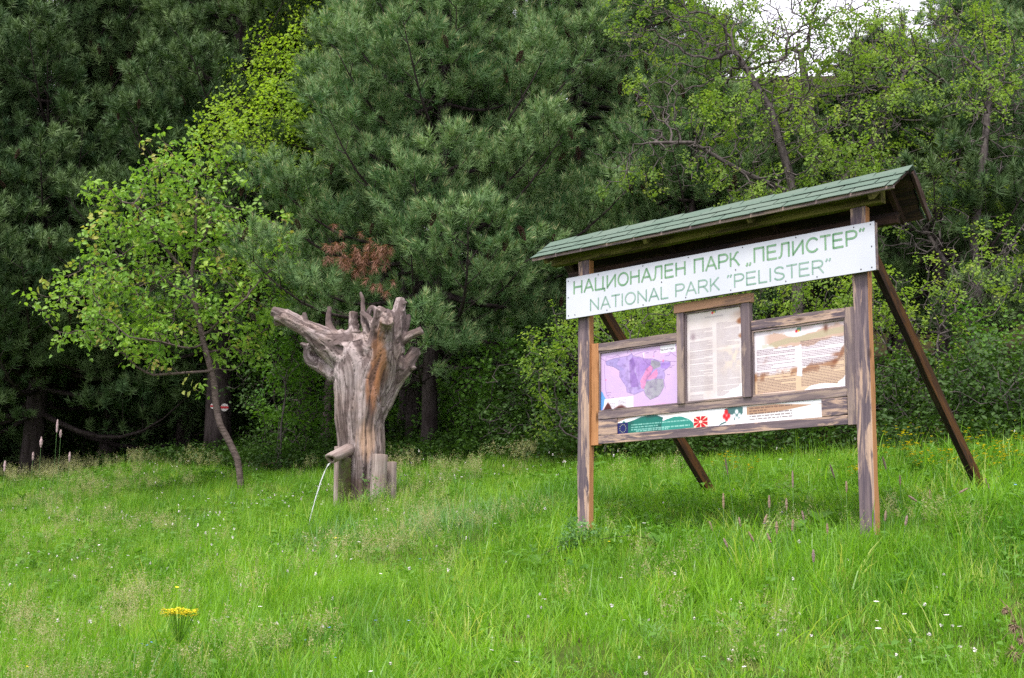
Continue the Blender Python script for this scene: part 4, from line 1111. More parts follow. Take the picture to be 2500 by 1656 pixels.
cu, cv = (fu0 + fu1) / 2, fv1 / 2; ang = np.degrees(np.arctan2((bn.V - cv) / fv1, (bn.U - cu) / (fu1 - fu0))) % 45; rr_ = np.hypot((bn.V - cv) / fv1, (bn.U - cu) / (fu1 - fu0))
ray_ = (np.minimum(ang, 45 - ang) < 1.5 + 10 * rr_) & fm_ & (rr_ > .17)
bn.blend(ray_ * 1.0, (.92, .80, .72)); bn.blend(((rr_ < .13) & fm_) * 1.0, (.94, .84, .76))
bn.poly([(.553, .95), (.58, 1.01), (.642, .98), (.640, .62), (.625, .30), (.60, .22), (.595, .55), (.57, .62)], (.22, .38, .38), .95, .004)
bn.poly([(.525, .0), (.535, .12), (.56, .22), (.562, .14), (.535, .03)], (.2, .35, .35), .9)
for u, v, r in ((.562, .76, .14), (.553, .52, .13), (.573, .52, .13), (.563, .36, .12)): bn.blend(np.clip(1.6 - np.hypot((bn.U - u) * 17.8, bn.V - v) / r, 0, 1), (.78, .06, .10))
for u, v, r in ((.612, .72, .12), (.600, .50, .11), (.625, .50, .11), (.612, .30, .14)): bn.blend(np.clip(1.6 - np.hypot((bn.U - u) * 17.8, bn.V - v) / r, 0, 1), (.92, .92, .94))
st = np.clip((1 - np.abs(bn.V - .72 - .1 * (bn.U - .7)) / (.28 * np.clip((.955 - bn.U) * 6, 0, 1) + .01)) * 3, 0, 1) * (bn.U > .66); bn.blend(st * .85, (.62, .46, .34))
bn.text(.672, .87, .92, .14, 5, (.30, .22, .22), 7, .75)
sheet_obj('banner_panel', -2.5555, -.5425, 2.2935, 2.4315, -.084, bn.material('banner_print'))

# --- roof
ZE, ZR, TE, TR = 3.940, 4.112, .10, -.15       # eave and ridge, front
ZB, TB = 3.822, -.43                            # rear eave
SL, SR = -3.40, .240
plank('roof_beam', (-3.30, -.075, 3.926), (.04, -.075, 3.926), .07, .112, [M['wood_moss']], bev=.004)
plank('roof_beam', (-3.30, -.30, 3.80), (.04, -.30, 3.80), .05, .09, [M['wood_dark']], bev=.004)
for s in (-3.26, -2.12, -1.06, .02):
    plank('rafter', (s, TE - .02, ZE - .045), (s, TR, ZR - .055), .045, .055, [M['wood_moss']], up=(0, .6, .78), bev=.003)
    plank('rafter', (s, TB + .02, ZB - .035), (s, TR - .03, ZR - .075), .045, .06, [M['wood_dark']], up=(0, -.75, .65), bev=.003)
for k in range(2):       # front roof boards
    a, b = k / 2, (k + 1) / 2 - .015
    z = ZE + (ZR - ZE) * (a + b) / 2 - .011; tt = TE + (TR - TE) * (a + b) / 2
    plank('roof_board', (SL + .02, tt, z), (SR - .02, tt, z), .315 * .48, .016, [M['wood_dark']], up=(0, .608, .794), bev=0)
for k in range(3):       # rear roof boards, seen from inside at the open right end
    a, b = k / 3, (k + 1) / 3 - .015
    z = ZB + (ZR - ZB) * (a + b) / 2 - .012; tt = TB + (TR - TB) * (a + b) / 2
    plank('roof_board', (SL + .02, tt, z), (SR - .03 - .02 * (2 - k), tt, z), .48 / 3 * .985, .02, [M['wood_dark']], up=(0, -.745, .667), bev=0)
plank('barge_board', (SR - .02, TB - .012, ZB - .035), (SR + .002, TR - .012, ZR - .02), .022, .055, [M['wood_dark']], up=(0, -.745, .667), bev=.002)
plank('eave_board', (SL + .01, TE + .008, ZE - .02), (SR - .01, TE + .008, ZE - .02), .018, .030, [M['wood_frame']], up=(0, 0, 1), bev=.002)
t = NT('green_bitumen_shingle')
n1 = t.noise(t.obj(), 400, 2, .8); n2 = t.noise(t.pos(), 6, 3)
col = t.mix(t.mapr(n1, .35, .7), (.085, .125, .098), (.155, .20, .168)); col = t.mix(t.mapr(n2, .4, .7, 0, .35), col, (.15, .19, .15))
col = t.mix(t.mapr(t.rnd(), 0, 1, 0, .3), col, (.06, .12, .085))
M['shingle'] = t.done(t.bsdf(col, .92, .12, t.bump(n1, .5, .002)))
def slope(name, te, ze, tr, zr, rows, seed, up):
    g = np.random.default_rng(seed)
    hold = empty(name, (0, 0, 0)); hold.parent = sign
    L = math.hypot(te - tr, ze - zr); ex = L / rows
    dt, dz = (tr - te) / L, (zr - ze) / L; nt_, nz = up
    Y = Vector((0, -dt, dz)); Zv = Vector((0, -nt_, nz)); X = Y.cross(Zv)
    W = .298
    for r in range(rows):
        off = (r % 2) * W / 2 + g.uniform(-.02, .02)
        s = SL - off if off > .02 else SL
        s = SL - (off % W)
        while s < SR:
            a, b = max(s, SL), min(s + W, SR)
            if b - a > .02:
                y0 = r * ex - .022; y1 = (r + 1) * ex + .012
                w = (b - a) - .012
                th = .0045
                lift0, lift1 = .0085 + g.uniform(0, .004), .001
                j = lambda: g.uniform(-.0022, .0022)
                X0, X1 = -w / 2, w / 2
                V = [(X0, y0 + j(), lift0), (0, y0 + j(), lift0 + abs(j())), (X1, y0 + j(), lift0), (X1, y1, lift1), (0, y1, lift1), (X0, y1, lift1)]
                V = V + [(v[0], v[1], v[2] + th) for v in V]
                F = [(6, 7, 10, 11), (7, 8, 9, 10), (1, 0, 5, 4), (2, 1, 4, 3), (0, 1, 7, 6), (1, 2, 8, 7), (2, 3, 9, 8), (3, 4, 10, 9), (4, 5, 11, 10), (5, 0, 6, 11)]
                o = mesh_obj('shingle', V, F, M['shingle'], hold)
                c = loc((a + b) / 2, te, ze)
                o.matrix_basis = Matrix.Translation(c + Zv * .002) @ Matrix((Vector((1, 0, 0)), Y, Zv)).transposed().to_4x4()
            s += W
    return hold
slope('front_roof_covering', TE + .012, ZE - .009, TR, ZR, 3, 1, (.608, .794))
slope('rear_roof_covering', TB - .012, ZB - .012, TR, ZR, 4, 2, (-.745, .667))
for k in range(12):      # ridge caps
    s = SL + (k + .5) * (SR - SL) / 12; w = (SR - SL) / 12 / 2 + .012
    V = [(-w, -.075, -.058), (-w, 0, 0), (-w, .060, -.066), (w, -.075, -.050), (w, 0, .008), (w, .060, -.058)]
    V += [(x, y, z - .004) for x, y, z in V]
    F = [(0, 3, 4, 1), (1, 4, 5, 2), (6, 7, 10, 9), (7, 8, 11, 10), (0, 6, 9, 3), (2, 5, 11, 8), (3, 9, 10, 4), (4, 10, 11, 5), (0, 1, 7, 6), (1, 2, 8, 7)]
    o = mesh_obj('ridge_cap', V, F, M['shingle'], sign)
    o.location = loc(s, TR, ZR + .022)

# ================================================================== stump fountain
YS = 16.4
sb = gpos(850, YS)
def z3(x, y, dy=0.0):                   # picture of the stump (8/3 times enlarged crop) -> point relative to its foot
    return at((600 + x * .3698) / K, (680 + y * .3698) / K, YS + dy) - sb
RS = .3698 / F_PX * YS
fount = empty('root_stump_fountain', sb, 0, 'upturned bare tree stump with cut root stubs and a spout near its foot', 'fountain')
TB_ = [([(770, 1580, 0), (762, 1400, 0), (760, 1160, 0), (757, 850, 0), (750, 650, 0), (735, 500, 0), (715, 420, 0)], [142, 142, 150, 163, 180, 172, 130]),
       ([(745, 620, 0), (650, 520, 0), (560, 440, -.05), (470, 380, -.08), (370, 312, -.1), (280, 265, -.1), (200, 240, -.1)], [150, 122, 96, 74, 60, 52, 44]),
       ([(270, 262, -.1), (215, 232, -.12), (172, 214, -.12)], [46, 38, 32]), ([(300, 290, -.1), (240, 288, -.05), (186, 294, -.05)], [38, 30, 24]),
       ([(400, 330, -.1), (392, 270, -.12), (388, 222, -.12)], [32, 24, 18]),
       ([(500, 420, .1), (420, 470, .15), (430, 540, .12), (520, 590, .05), (600, 650, 0)], [60, 45, 50, 55, 60]), ([(430, 470, .12), (385, 440, .15), (360, 435, .15)], [32, 20, 14]),
       ([(600, 420, -.05), (560, 340, 0), (546, 280, .02), (552, 220, .02), (552, 184, .02)], [75, 34, 20, 17, 15]),
       ([(640, 480, -.08), (660, 410, -.05), (620, 350, 0)], [100, 72, 34]),
       ([(730, 500, -.1), (712, 380, -.05), (706, 290, 0), (712, 220, 0)], [90, 50, 34, 30]),
       ([(800, 470, -.1), (800, 330, -.1), (778, 260, -.05), (772, 190, 0), (776, 140, 0), (756, 92, 0)], [80, 34, 24, 17, 14, 10]),
       ([(860, 340, -.25), (820, 270, -.2), (768, 222, -.12)], [38, 26, 20]),
       ([(790, 300, .1), (815, 220, .1), (832, 188, .1), (858, 200, .05), (862, 270, 0)], [24, 22, 22, 18, 22]),
       ([(760, 352, -.25), (720, 356, -.32), (688, 352, -.34)], [16, 11, 9]),
       ([(790, 860, .03), (800, 640, -.08), (850, 500, -.15), (868, 380, -.2), (880, 270, -.3), (898, 196, -.38)], [95, 125, 95, 62, 42, 38]),
       ([(820, 920, .04), (850, 700, -.04), (890, 520, -.15), (912, 400, -.22), (925, 300, -.35), (930, 262, -.48)], [85, 118, 100, 72, 56, 50]),
       ([(930, 330, -.2), (945, 240, -.15), (935, 215, -.1)], [46, 34, 24]),
       ([(830, 930, .04), (880, 700, 0), (950, 480, -.05), (985, 360, -.08), (1005, 260, -.08), (1012, 190, -.05), (1020, 132, -.02)], [75, 108, 94, 74, 54, 42, 34]),
       ([(1015, 180, -.05), (1045, 158, -.08), (1062, 156, -.1)], [20, 14, 9]), ([(1012, 240, -.1), (1040, 205, -.12), (1052, 200, -.12)], [22, 14, 9]),
       ([(1000, 400, 0), (1050, 320, 0), (1072, 262, 0), (1078, 238, 0)], [60, 34, 24, 16]),
       ([(1000, 430, -.05), (1060, 390, -.08), (1110, 362, -.1), (1165, 340, -.12)], [50, 38, 32, 28]),
       ([(840, 860, .05), (915, 780, .05), (975, 690, .03), (1030, 620, 0), (1075, 560, 0), (1108, 500, 0), (1118, 452, 0)], [110, 78, 58, 58, 54, 44, 34]),
       ([(1020, 600, -.05), (1020, 540, -.08), (1025, 520, -.08)], [40, 30, 24]), ([(1090, 560, 0), (1130, 500, 0), (1150, 485, 0)], [34, 22, 12]), ([(1080, 590, -.02), (1115, 588, -.03), (1128, 590, -.03)], [26, 16, 10]),
       ([(700, 1560, -.1), (712, 1420, -.08), (720, 1250, -.02)], [50, 50, 60]), ([(850, 1560, 0), (845, 1400, -.02), (840, 1200, 0)], [60, 60, 60])]
mb = MB(); segs = []; cums = []; tids = []; tid = 0
for pts, rad in TB_:
    P = np.array([z3(*p) for p in pts]); R_ = np.array(rad) * RS
    u = np.linspace(0, len(P) - 1, (len(P) - 1) * 5 + 1); ui = np.arange(len(P))
    # smooth by Catmull-like interpolation
    Pc = np.stack([np.interp(u, ui, P[:, a]) for a in range(3)], axis=1); Rc = np.interp(u, ui, R_)
    for _ in range(3):
        Pc[1:-1] = (Pc[:-2] + 2 * Pc[1:-1] + Pc[2:]) / 4; Rc[1:-1] = (Rc[:-2] + 2 * Rc[1:-1] + Rc[2:]) / 4
    V, F = tube(Pc, Rc, 20, cap=True); mb.add(V, F)
    cum_ = 0
    for i in range(len(Pc) - 1):
        segs.append((Pc[i], Pc[i + 1], Rc[i])); cums.append(cum_); tids.append(tid); cum_ += np.linalg.norm(Pc[i + 1] - Pc[i])
    tid += 1
tmp = mb.build('stump_source', None, None)
rm = tmp.modifiers.new('remesh', 'REMESH'); rm.mode = 'VOXEL'; rm.voxel_size = .011
sm = tmp.modifiers.new('smooth', 'SMOOTH'); sm.factor = .6; sm.iterations = 3
dg = bpy.context.evaluated_depsgraph_get()
ev = tmp.evaluated_get(dg); me = bpy.data.meshes.new_from_object(ev)
nv = len(me.vertices); V = np.zeros(nv * 3, dtype=np.float32); me.vertices.foreach_get('co', V); V = V.reshape(-1, 3).astype(float)
Nn = np.zeros(nv * 3, dtype=np.float32); me.vertices.foreach_get('normal', Nn); Nn = Nn.reshape(-1, 3)
SA = np.array([s[0] for s in segs]); SB = np.array([s[1] for s in segs]); SR_ = np.array([s[2] for s in segs])
DIR = (SB - SA); LEN = np.linalg.norm(DIR, axis=1); DIR = DIR / LEN[:, None]; 
CUM = np.array(cums); TID = np.array(tids)
gr = np.zeros((nv, 3)); rad_ = np.zeros(nv)
offs = np.random.default_rng(9).random((200, 3)) * .6
for c0 in range(0, nv, 4000):
    Pq = V[c0:c0 + 4000][:, None, :]
    t_ = np.clip(((Pq - SA) * (SB - SA)).sum(-1) / (LEN ** 2), 0, 1)
    C_ = SA + t_[..., None] * (SB - SA)
    d_ = np.linalg.norm(Pq - C_, axis=-1) / (SR_ + .01)
    w_ = 1 / (d_ ** 10 + 1e-3); w_ /= w_.sum(1, keepdims=True)
    k = d_.argmin(1)
    w2 = 1 / (d_ ** 6 + 1e-3); w2 /= w2.sum(1, keepdims=True)
    rel = Pq - SA; sl = (rel * DIR).sum(-1); perp = rel - DIR * sl[..., None]
    gr[c0:c0 + 4000] = (w2[..., None] * (perp + DIR * ((CUM + sl) * .085)[..., None])).sum(1)
    rad_[c0:c0 + 4000] = (w_ * SR_).sum(1)
ampl = np.clip(rad_ / .16, .35, 1)
knob = np.array([mnoise.fractal(Vector(tuple(p * 13)), 1.0, 2.0, 4) for p in V])
crk = np.array([mnoise.noise(Vector(tuple(p * 20 + 3))) for p in gr]); crk = np.clip(.07 - np.abs(crk), 0, .07) / .07
disp = np.array([mnoise.fractal(Vector(tuple(p * 16)), 1.0, 2.1, 4) for p in gr])
big = np.array([mnoise.noise(Vector(tuple(p * 4.5))) for p in (V * [1, 1, .5])])
rd_ = -np.abs(np.array([mnoise.noise(Vector(tuple(p * 9 + np.array([5, 2, 1])))) for p in gr]))
# the hollow right of centre (where the wood has rotted open) is pressed in
hc = z3(790, 500, -.25); hm = np.exp(-((V[:, 0] - hc[0]) / .07) ** 2 - ((V[:, 2] - hc[2]) / .07) ** 2) * (V[:, 1] < 0)
V = V + Nn * ((disp * .012 + big * .034 + rd_ * .013 + knob * .022 * (1.15 - ampl) - crk * .014) * ampl)[:, None] + np.array([0, 1, 0]) * (hm * .04)[:, None]
me.vertices.foreach_set('co', V.astype(np.float32).ravel())
a = me.attributes.new('grain', 'FLOAT_VECTOR', 'POINT'); a.data.foreach_set('vector', gr.astype(np.float32).ravel())
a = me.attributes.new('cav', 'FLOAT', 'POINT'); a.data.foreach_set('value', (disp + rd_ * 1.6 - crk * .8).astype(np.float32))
me.polygons.foreach_set('use_smooth', np.ones(len(me.polygons), dtype=bool))
bpy.data.objects.remove(tmp)
t = NT('bleached_stump_wood')
gv = t.attr('grain', out=1)
g1 = t.noise(gv, 34, 6, .7, .3); g2 = t.noise(gv, 85, 3, .7); g3 = t.noise(t.obj(), 3.2, 4, .6); g4 = t.noise(gv, 7, 4, .6, .6)
col = t.mix(t.mapr(g1, .36, .62), (.125, .095, .09), (.41, .34, .335))
col = t.mix(t.mapr(g3, .46, .62, 0, .55), col, (.29, .21, .175))
col = t.mix(t.mapr(g2, .50, .72, 0, .55), col, (.10, .07, .065))
ck = t.math('ABSOLUTE', t.math('SUBTRACT', t.noise(gv, 11, 2, .5, .4), .5)); col = t.mix(t.mapr(ck, 0, .014, .85, 0), col, (.035, .025, .022))
ck2 = t.math('ABSOLUTE', t.math('SUBTRACT', t.noise(gv, 26, 3, .6, .3), .48)); col = t.mix(t.mapr(ck2, 0, .012, .6, 0), col, (.07, .05, .045))
# orange brown rotten streak and bare tan patches low on the trunk (their own shapes, on the wood)
def blob(px, py, rx, rz, soft=.9):
    c = z3(px, py); sp = t.n('SeparateXYZ'); t.put(sp.inputs[0], t.obj())
    a_ = t.math('DIVIDE', t.math('SUBTRACT', sp.outputs[0], float(c[0])), rx); b_ = t.math('DIVIDE', t.math('SUBTRACT', sp.outputs[2], float(c[2])), rz)
    r2 = t.math('ADD', t.math('MULTIPLY', a_, a_), t.math('MULTIPLY', b_, b_))
    return t.math('ADD', r2, t.math('MULTIPLY', t.math('SUBTRACT', g4, .5), 3.2))
o1 = t.mapr(blob(895, 540, .105, .38), .35, 1.1, .85, 0); col = t.mix(o1, col, (.22, .10, .04))
o2 = t.mapr(blob(850, 760, .09, .32), .45, 1.1, .8, 0); col = t.mix(o2, col, (.30, .13, .06))
o3 = t.mapr(blob(820, 1080, .12, .26), .4, 1.2, .75, 0); col = t.mix(o3, col, (.42, .27, .18))
o5 = t.mapr(blob(640, 600, .22, .35), .3, 1.4, .5, 0); col = t.mix(o5, col, (.42, .36, .36))
o4 = t.mapr(blob(870, 480, .035, .25), .3, .9, .8, 0); col = t.mix(o4, col, (.10, .05, .03))
o6 = t.mapr(blob(770, 1420, .25, .16), .5, 1.3, .7, 0); col = t.mix(o6, col, (.12, .075, .06))
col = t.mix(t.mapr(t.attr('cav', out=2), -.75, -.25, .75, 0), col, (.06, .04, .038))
h = t.math('ADD', t.math('MULTIPLY', g1, .7), t.math('MULTIPLY', g2, .5))
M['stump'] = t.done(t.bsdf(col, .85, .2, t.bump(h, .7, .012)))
me.materials.append(M['stump'])
so = bpy.data.objects.new('stump', me); link(so, fount)

def log_post(name, x0, y0, x1, y1, rpx, dy, label, cat='log post', parent=None, seed=1, rf=1.0, slant=0, mat=None, group=None):
    """round cut log; (x0,y0) top, (x1,y1) foot in the enlarged crop"""
    g = np.random.default_rng(seed)
    T = at((600 + x0 * .3698) / K, (680 + y0 * .3698) / K, YS + dy); B = at((600 + x1 * .3698) / K, (680 + y1 * .3698) / K, YS + dy)
    B[2] = min(B[2], float(ground(B[0], B[1])) - .05)
    H = np.linalg.norm(T - B); r = rpx * RS
    P = np.stack([np.zeros(9), np.zeros(9), np.linspace(0, H, 9)], axis=1)
    n = 20; V = []
    prof = 1 + .07 * g.normal(size=n); prof = (np.roll(prof, 1) + prof + np.roll(prof, -1)) / 3
    for i in range(9):
        for j in range(n):
            a = j / n * 2 * PI; rr = r * prof[j] * (1 + .015 * g.normal()) * (1.05 - .008 * i)
            V.append((rr * math.cos(a), rr * math.sin(a), P[i, 2] + (slant * rr * math.cos(a) if i == 8 else 0)))
    F = [(i * n + j, i * n + (j + 1) % n, (i + 1) * n + (j + 1) % n, (i + 1) * n + j) for i in range(8) for j in range(n)]
    V.append((0, 0, P[8, 2] + .004)); c = len(V) - 1
    Mi = [0] * len(F)
    F += [(8 * n + j, 8 * n + (j + 1) % n, c) for j in range(n)]; Mi += [1] * n
    o = mesh_obj(name, V, F, [mat or M['log_side'], M['log_end']], parent, smooth=False, fmat=Mi)
    o.location = B if parent is None else B - sb
    d = Vector(tuple(T - B)).normalized()
    o.rotation_euler = d.to_track_quat('Z', 'Y').to_euler()
    bevel(o, .006)
    for p in o.data.polygons: p.use_smooth = p.material_index == 0
    if parent is None: tag(o, label, cat, group)
    return o
t = NT('cut_log_side'); v = t.mapping(t.obj(), (30, 30, 2.2)); g1 = t.noise(v, 1, 5, .65, .3); g2 = t.noise(t.obj(), 5, 3)
col = t.mix(t.mapr(g1, .35, .62), (.17, .14, .13), (.44, .38, .35)); col = t.mix(t.mapr(g2, .45, .7, 0, .6), col, (.28, .19, .15)); col = t.mix(t.mapr(t.rnd(), 0, 1, 0, .45), col, (.15, .09, .08))
M['log_side'] = t.done(t.bsdf(col, .85, .2, t.bump(g1, .6, .008)))
t = NT('cut_log_end'); gw = t.n('TexWave', wave_type='RINGS', rings_direction='Z'); t.put(gw.inputs[0], t.obj()); gw.inputs['Scale'].default_value = 22; gw.inputs['Distortion'].default_value = 3
M['log_end'] = t.done(t.bsdf(t.mix(gw.outputs[1], (.30, .22, .17), (.16, .11, .09)), .85, .2))
t = NT('mossy_wet_log'); n = t.noise(t.obj(), 14, 5, .7); M['log_moss'] = t.done(t.bsdf(t.mix(t.mapr(n, .4, .6), (.05, .035, .015), (.07, .10, .012)), .6, .35, t.bump(n, .8, .02)))
log_post('log_post', 886, 1163, 862, 1500, 53, -.42, 'taller grey cut log standing against the right foot of the stump', seed=3, group='cut logs standing round the stump')
log_post('log_post', 965, 1212, 962, 1440, 33, -.22, 'shorter reddish cut log at the far right foot of the stump', seed=4, group='cut logs standing round the stump')
log_post('log_post', 606, 1110, 604, 1420, 22, -.05, 'pale thin log standing behind the spout on the left of the stump', seed=5, group='cut logs standing round the stump')
log_post('log_post', 655, 1185, 655, 1440, 38, -.30, 'dark mossy wet log under the spout at the left foot of the stump', seed=6, mat=M['log_moss'], group='cut logs standing round the stump')
# spout: hollowed half log
g = np.random.default_rng(12)
a0 = z3(682, 1130, -.22); a1 = z3(560, 1190, -.62); 
ax = (a1 - a0); Ls = np.linalg.norm(ax)
V = []; F = []; n = 22; m_ = 7
for shell in range(2):
    for i in range(m_):
        q = i / (m_ - 1)
        for j in range(n):
            a = j / n * 2 * PI; r = (.073 - .010 * q) * (1 + .05 * math.sin(3 * a + 1) + .02 * g.normal()) * (1 if shell == 0 else .52)
            zc = Ls * q + (.03 * math.sin(a) * (i == m_ - 1))
            V.append((r * math.cos(a), r * math.sin(a), zc if shell == 0 else (zc if i == m_ - 1 else Ls * (.45 + .55 * q))))
for i in range(m_ - 1):
    for j in range(n):
        j2 = (j + 1) % n
        F.append((i * n + j, i * n + j2, (i + 1) * n + j2, (i + 1) * n + j)); o2_ = m_ * n
        F.append((o2_ + (i + 1) * n + j, o2_ + (i + 1) * n + j2, o2_ + i * n + j2, o2_ + i * n + j))
for j in range(n):
    j2 = (j + 1) % n; e = (m_ - 1) * n; F.append((e + j, e + j2, m_ * n + e + j2, m_ * n + e + j))
F.append(tuple(range(n))[::-1]); F.append(tuple(m_ * n + j for j in range(n)))
sp = mesh_obj('spout', V, F, M['log_side'], fount)
sp.location = a0; sp.rotation_euler = Vector(tuple(ax)).to_track_quat('Z', 'Y').to_euler()
for p in sp.data.polygons: p.use_smooth = True
# falling water: one continuous thin jet
w0 = a1 + np.array([.0, .0, -.045]); wend = z3(415, 1560, -.85)
gz_ = float(ground(*(sb + wend)[:2])) - sb[2]
T_ = 1.0; n = 26; q = np.linspace(0, 1, n)
P = np.stack([w0[0] + (wend[0] - w0[0]) * q ** .78, w0[1] + (wend[1] - w0[1]) * q ** .78, w0[2] + (gz_ + .02 - w0[2]) * q ** 1.15], axis=1)
P[:, :2] += g.normal(size=(n, 2)) * .0008
V, F = tube(P, .0068 * (1 + .25 * g.normal(size=n)) * (1 - .15 * q), 8, jit=.2, rs=g)
t = NT('falling_water'); wb = t.bsdf((.93, .97, 1.0), .12, .5, None, Transmission_Weight=.55, IOR=1.33)
M['water'] = t.done(wb)
wj = mesh_obj('water_jet', V + sb, F, M['water'], smooth=True)
tag(wj, 'thin arc of water falling from the wooden spout of the stump', 'water jet')

# trail mark on the trunk of the thick pine: white disc, red bar
def trail_mark(px, py, r, label, grp='painted trail marks'):
    Yt = 26.5 - .36
    c = at(px, py, Yt)
    root = empty('trail_mark', c, 0, label, 'trail sign', grp)
    def disc(name, y, r, cut, mat):
        V = []; n = 24
        pts = [(r * math.cos(k / n * 2 * PI), r * math.sin(k / n * 2 * PI)) for k in range(n)]
        pts = [(x, max(-cut, min(cut, z))) for x, z in pts]
        V = [(x, y, z) for x, z in pts] + [(x, y + .006, z) for x, z in pts]
        F = [tuple(range(n))[::-1], tuple(n + k for k in range(n))] + [(k, (k + 1) % n, n + (k + 1) % n, n + k) for k in range(n)]
        return mesh_obj(name, V, F, mat, root)
    disc('plate', 0, r, r, M['mark_white']); disc('red_bar', -.003, r * .99, r * .30, M['mark_red'])
M['mark_white'] = plain('mark_white_paint', (.62, .58, .58), .6, .2, .1); M['mark_red'] = plain('mark_red_paint', (.50, .03, .04), .6, .2, .1)
trail_mark(519, 942, .072, 'round white trail mark with a red bar, right of the cherry trunk')
trail_mark(492, 939, .050, 'small round white and red trail mark, left of the cherry trunk')
#@@PART4
# ================================================================== meadow
def blade(V, F, b, az, lean, h, w, curl, nseg=3, g=None):
    d = np.array([math.cos(az), math.sin(az), 0]); s = np.array([-d[1], d[0], 0]) * w
    p = np.array(b, float); ang = lean; st = len(V)
    for i in range(nseg + 1):
        q = i / nseg
        ww = s * (1 - q ** 1.6) * (.75 + .5 * q * (1 - q) * 2)
        if i == nseg: V.append(p.copy())
        else: V.append(p - ww); V.append(p + ww)
        p = p + (d * math.sin(ang) + np.array([0, 0, math.cos(ang)])) * h / nseg; ang += curl / nseg
    for i in range(nseg - 1):
        F.append([st + 2 * i, st + 2 * i + 1, st + 2 * i + 3, st + 2 * i + 2])
    F.append([st + 2 * (nseg - 1), st + 2 * (nseg - 1) + 1, st + 2 * nseg])
def tuft(i, mat, n, rad, h, w, name='grass_tuft', curl=1.0, lean=.5):
    g = np.random.default_rng(900 + i); V = []; F = []
    for k in range(n):
        a = g.random() * 2 * PI; r = rad * g.random() ** .5
        hh = h * (.45 + .75 * g.random())
        blade(V, F, (r * math.cos(a), r * math.sin(a), -.02), g.random() * 2 * PI, abs(g.normal()) * lean * .5, hh, w * (.6 + .8 * g.random()), abs(g.normal()) * curl * .8)
    return mesh_obj('%s_%d' % (name, i), V, F, mat, linked=False)
G_FINE = [tuft(i, M['grass'], 46, .15, .17, .0023, curl=1.1) for i in range(8)]
G_TALL = [tuft(20 + i, M['grass'], 20, .12, .31, .0032, 'tall_tuft', curl=1.3, lean=.45) for i in range(5)]
G_NEAR = [tuft(60 + i, M['grass'], 15, .13, .40, .0054, 'long_tuft', curl=1.5, lean=.55) for i in range(5)]
G_BLUE = [tuft(30 + i, M['grass_blue'], 26, .13, .24, .0032, 'blue_tuft', curl=1.2) for i in range(3)]
def herb(i):
    g = np.random.default_rng(950 + i); V = []; F = []
    for k in range(16):
        a = g.random() * 2 * PI; r = .11 * g.random() ** .5; b = np.array([r * math.cos(a), r * math.sin(a), .03 + .11 * g.random()])
        az = g.random() * 2 * PI; d = np.array([math.cos(az), math.sin(az), .35 * g.normal()]); d /= np.linalg.norm(d)
        nn = np.array([g.normal() * .35, g.normal() * .35, 1.0])
        leaf(V, F, b, d, nn / np.linalg.norm(nn), .032 + .04 * g.random(), .010 + .012 * g.random())
    return mesh_obj('herb_%d' % i, V, F, M['weed'], linked=False)
G_HERB = [herb(i) for i in range(4)]
def panicle(i):
    g = np.random.default_rng(970 + i); V = []; F = []
    for k in range(7):
        h = .26 + .14 * g.random(); a = g.random() * 2 * PI; r = .10 * g.random(); c = np.array([r * math.cos(a), r * math.sin(a), 0]); ln = g.normal(size=2) * .05
        top = c + [ln[0], ln[1], h]
        V += [c + [-.0008, 0, 0], c + [.0008, 0, 0], top]; m = len(V); F.append([m - 3, m - 2, m - 1])
        for q in range(34):
            z = h - .10 * g.random() ** .8; t_ = (h - z) / .10; rr = (.012 + .030 * t_) * g.random() ** .5; b_ = g.random() * 2 * PI
            p = np.array([c[0] + ln[0] * z / h + rr * math.cos(b_), c[1] + ln[1] * z / h + rr * math.sin(b_), z + .01 * g.normal()])
            s = .0034; e = g.normal(size=3) * s; f_ = g.normal(size=3) * s
            V += [p - e, p + e, p + f_ * 1.3]; m = len(V); F.append([m - 3, m - 2, m - 1])
    return mesh_obj('panicle_%d' % i, V, F, M['seedhead'], linked=False)
G_PAN = [panicle(i) for i in range(4)]
def field(n, g, y0=5.6, y1=30.5, power=1.0, marg=2.2):
    """points on the meadow, about evenly dense on the picture"""
    u = g.random(n); y = (y0 ** power + u * (y1 ** power - y0 ** power)) ** (1 / power)
    x = (g.random(n) * 2 - 1) * (.385 * y + marg)
    k = y < edge_y(x) + .3 * g.normal(size=n)
    # keep the feet of the sign and the stump clear
    return x[k], y[k]
def fnoise(x, y, s, o=0.0):
    return np.array([mnoise.noise(Vector((a * s + o, b * s, 3.3 + o))) for a, b in zip(x, y)])
g = np.random.default_rng(2024)
def lay(name, n, src, power, sc0, sc1, dens=None, y0=5.6, y1=30.5, zoff=-.01, tilt=.12, hvar=None, marg=2.2, g=g):
    x, y = field(n, g, y0, y1, power, marg)
    if dens is not None:
        k = g.random(len(x)) < dens(x, y); x, y = x[k], y[k]
    z = ground(x, y) + zoff; m = len(x)
    s = sc0 + (sc1 - sc0) * g.random(m)
    S = np.stack([s, s, s * (hvar(x, y) if hvar is not None else np.ones(m))], axis=1)
    R = np.stack([g.normal(size=m) * tilt, g.normal(size=m) * tilt, g.random(m) * 6.28], axis=1)
    o = scatter(name, np.stack([x, y, z], axis=1), R, S, g.integers(0, len(src), m), src)
    return tag(o, kind='stuff')
def near(px, py, rx, ry):      # screenlike patch given on the ground: centre column px at distance py
    def f(x, y):
        c = gpos(px, py); return np.exp(-((x - c[0]) / rx) ** 2 - ((y - c[1]) / ry) ** 2)
    return f
hv = lambda x, y: (.85 + .55 * fnoise(x, y, .45) + .25 * fnoise(x, y, 1.7, 5)).clip(.45, 1.6)
lay('grass', 27000, G_FINE, 1.35, .85, 1.25, hvar=hv)
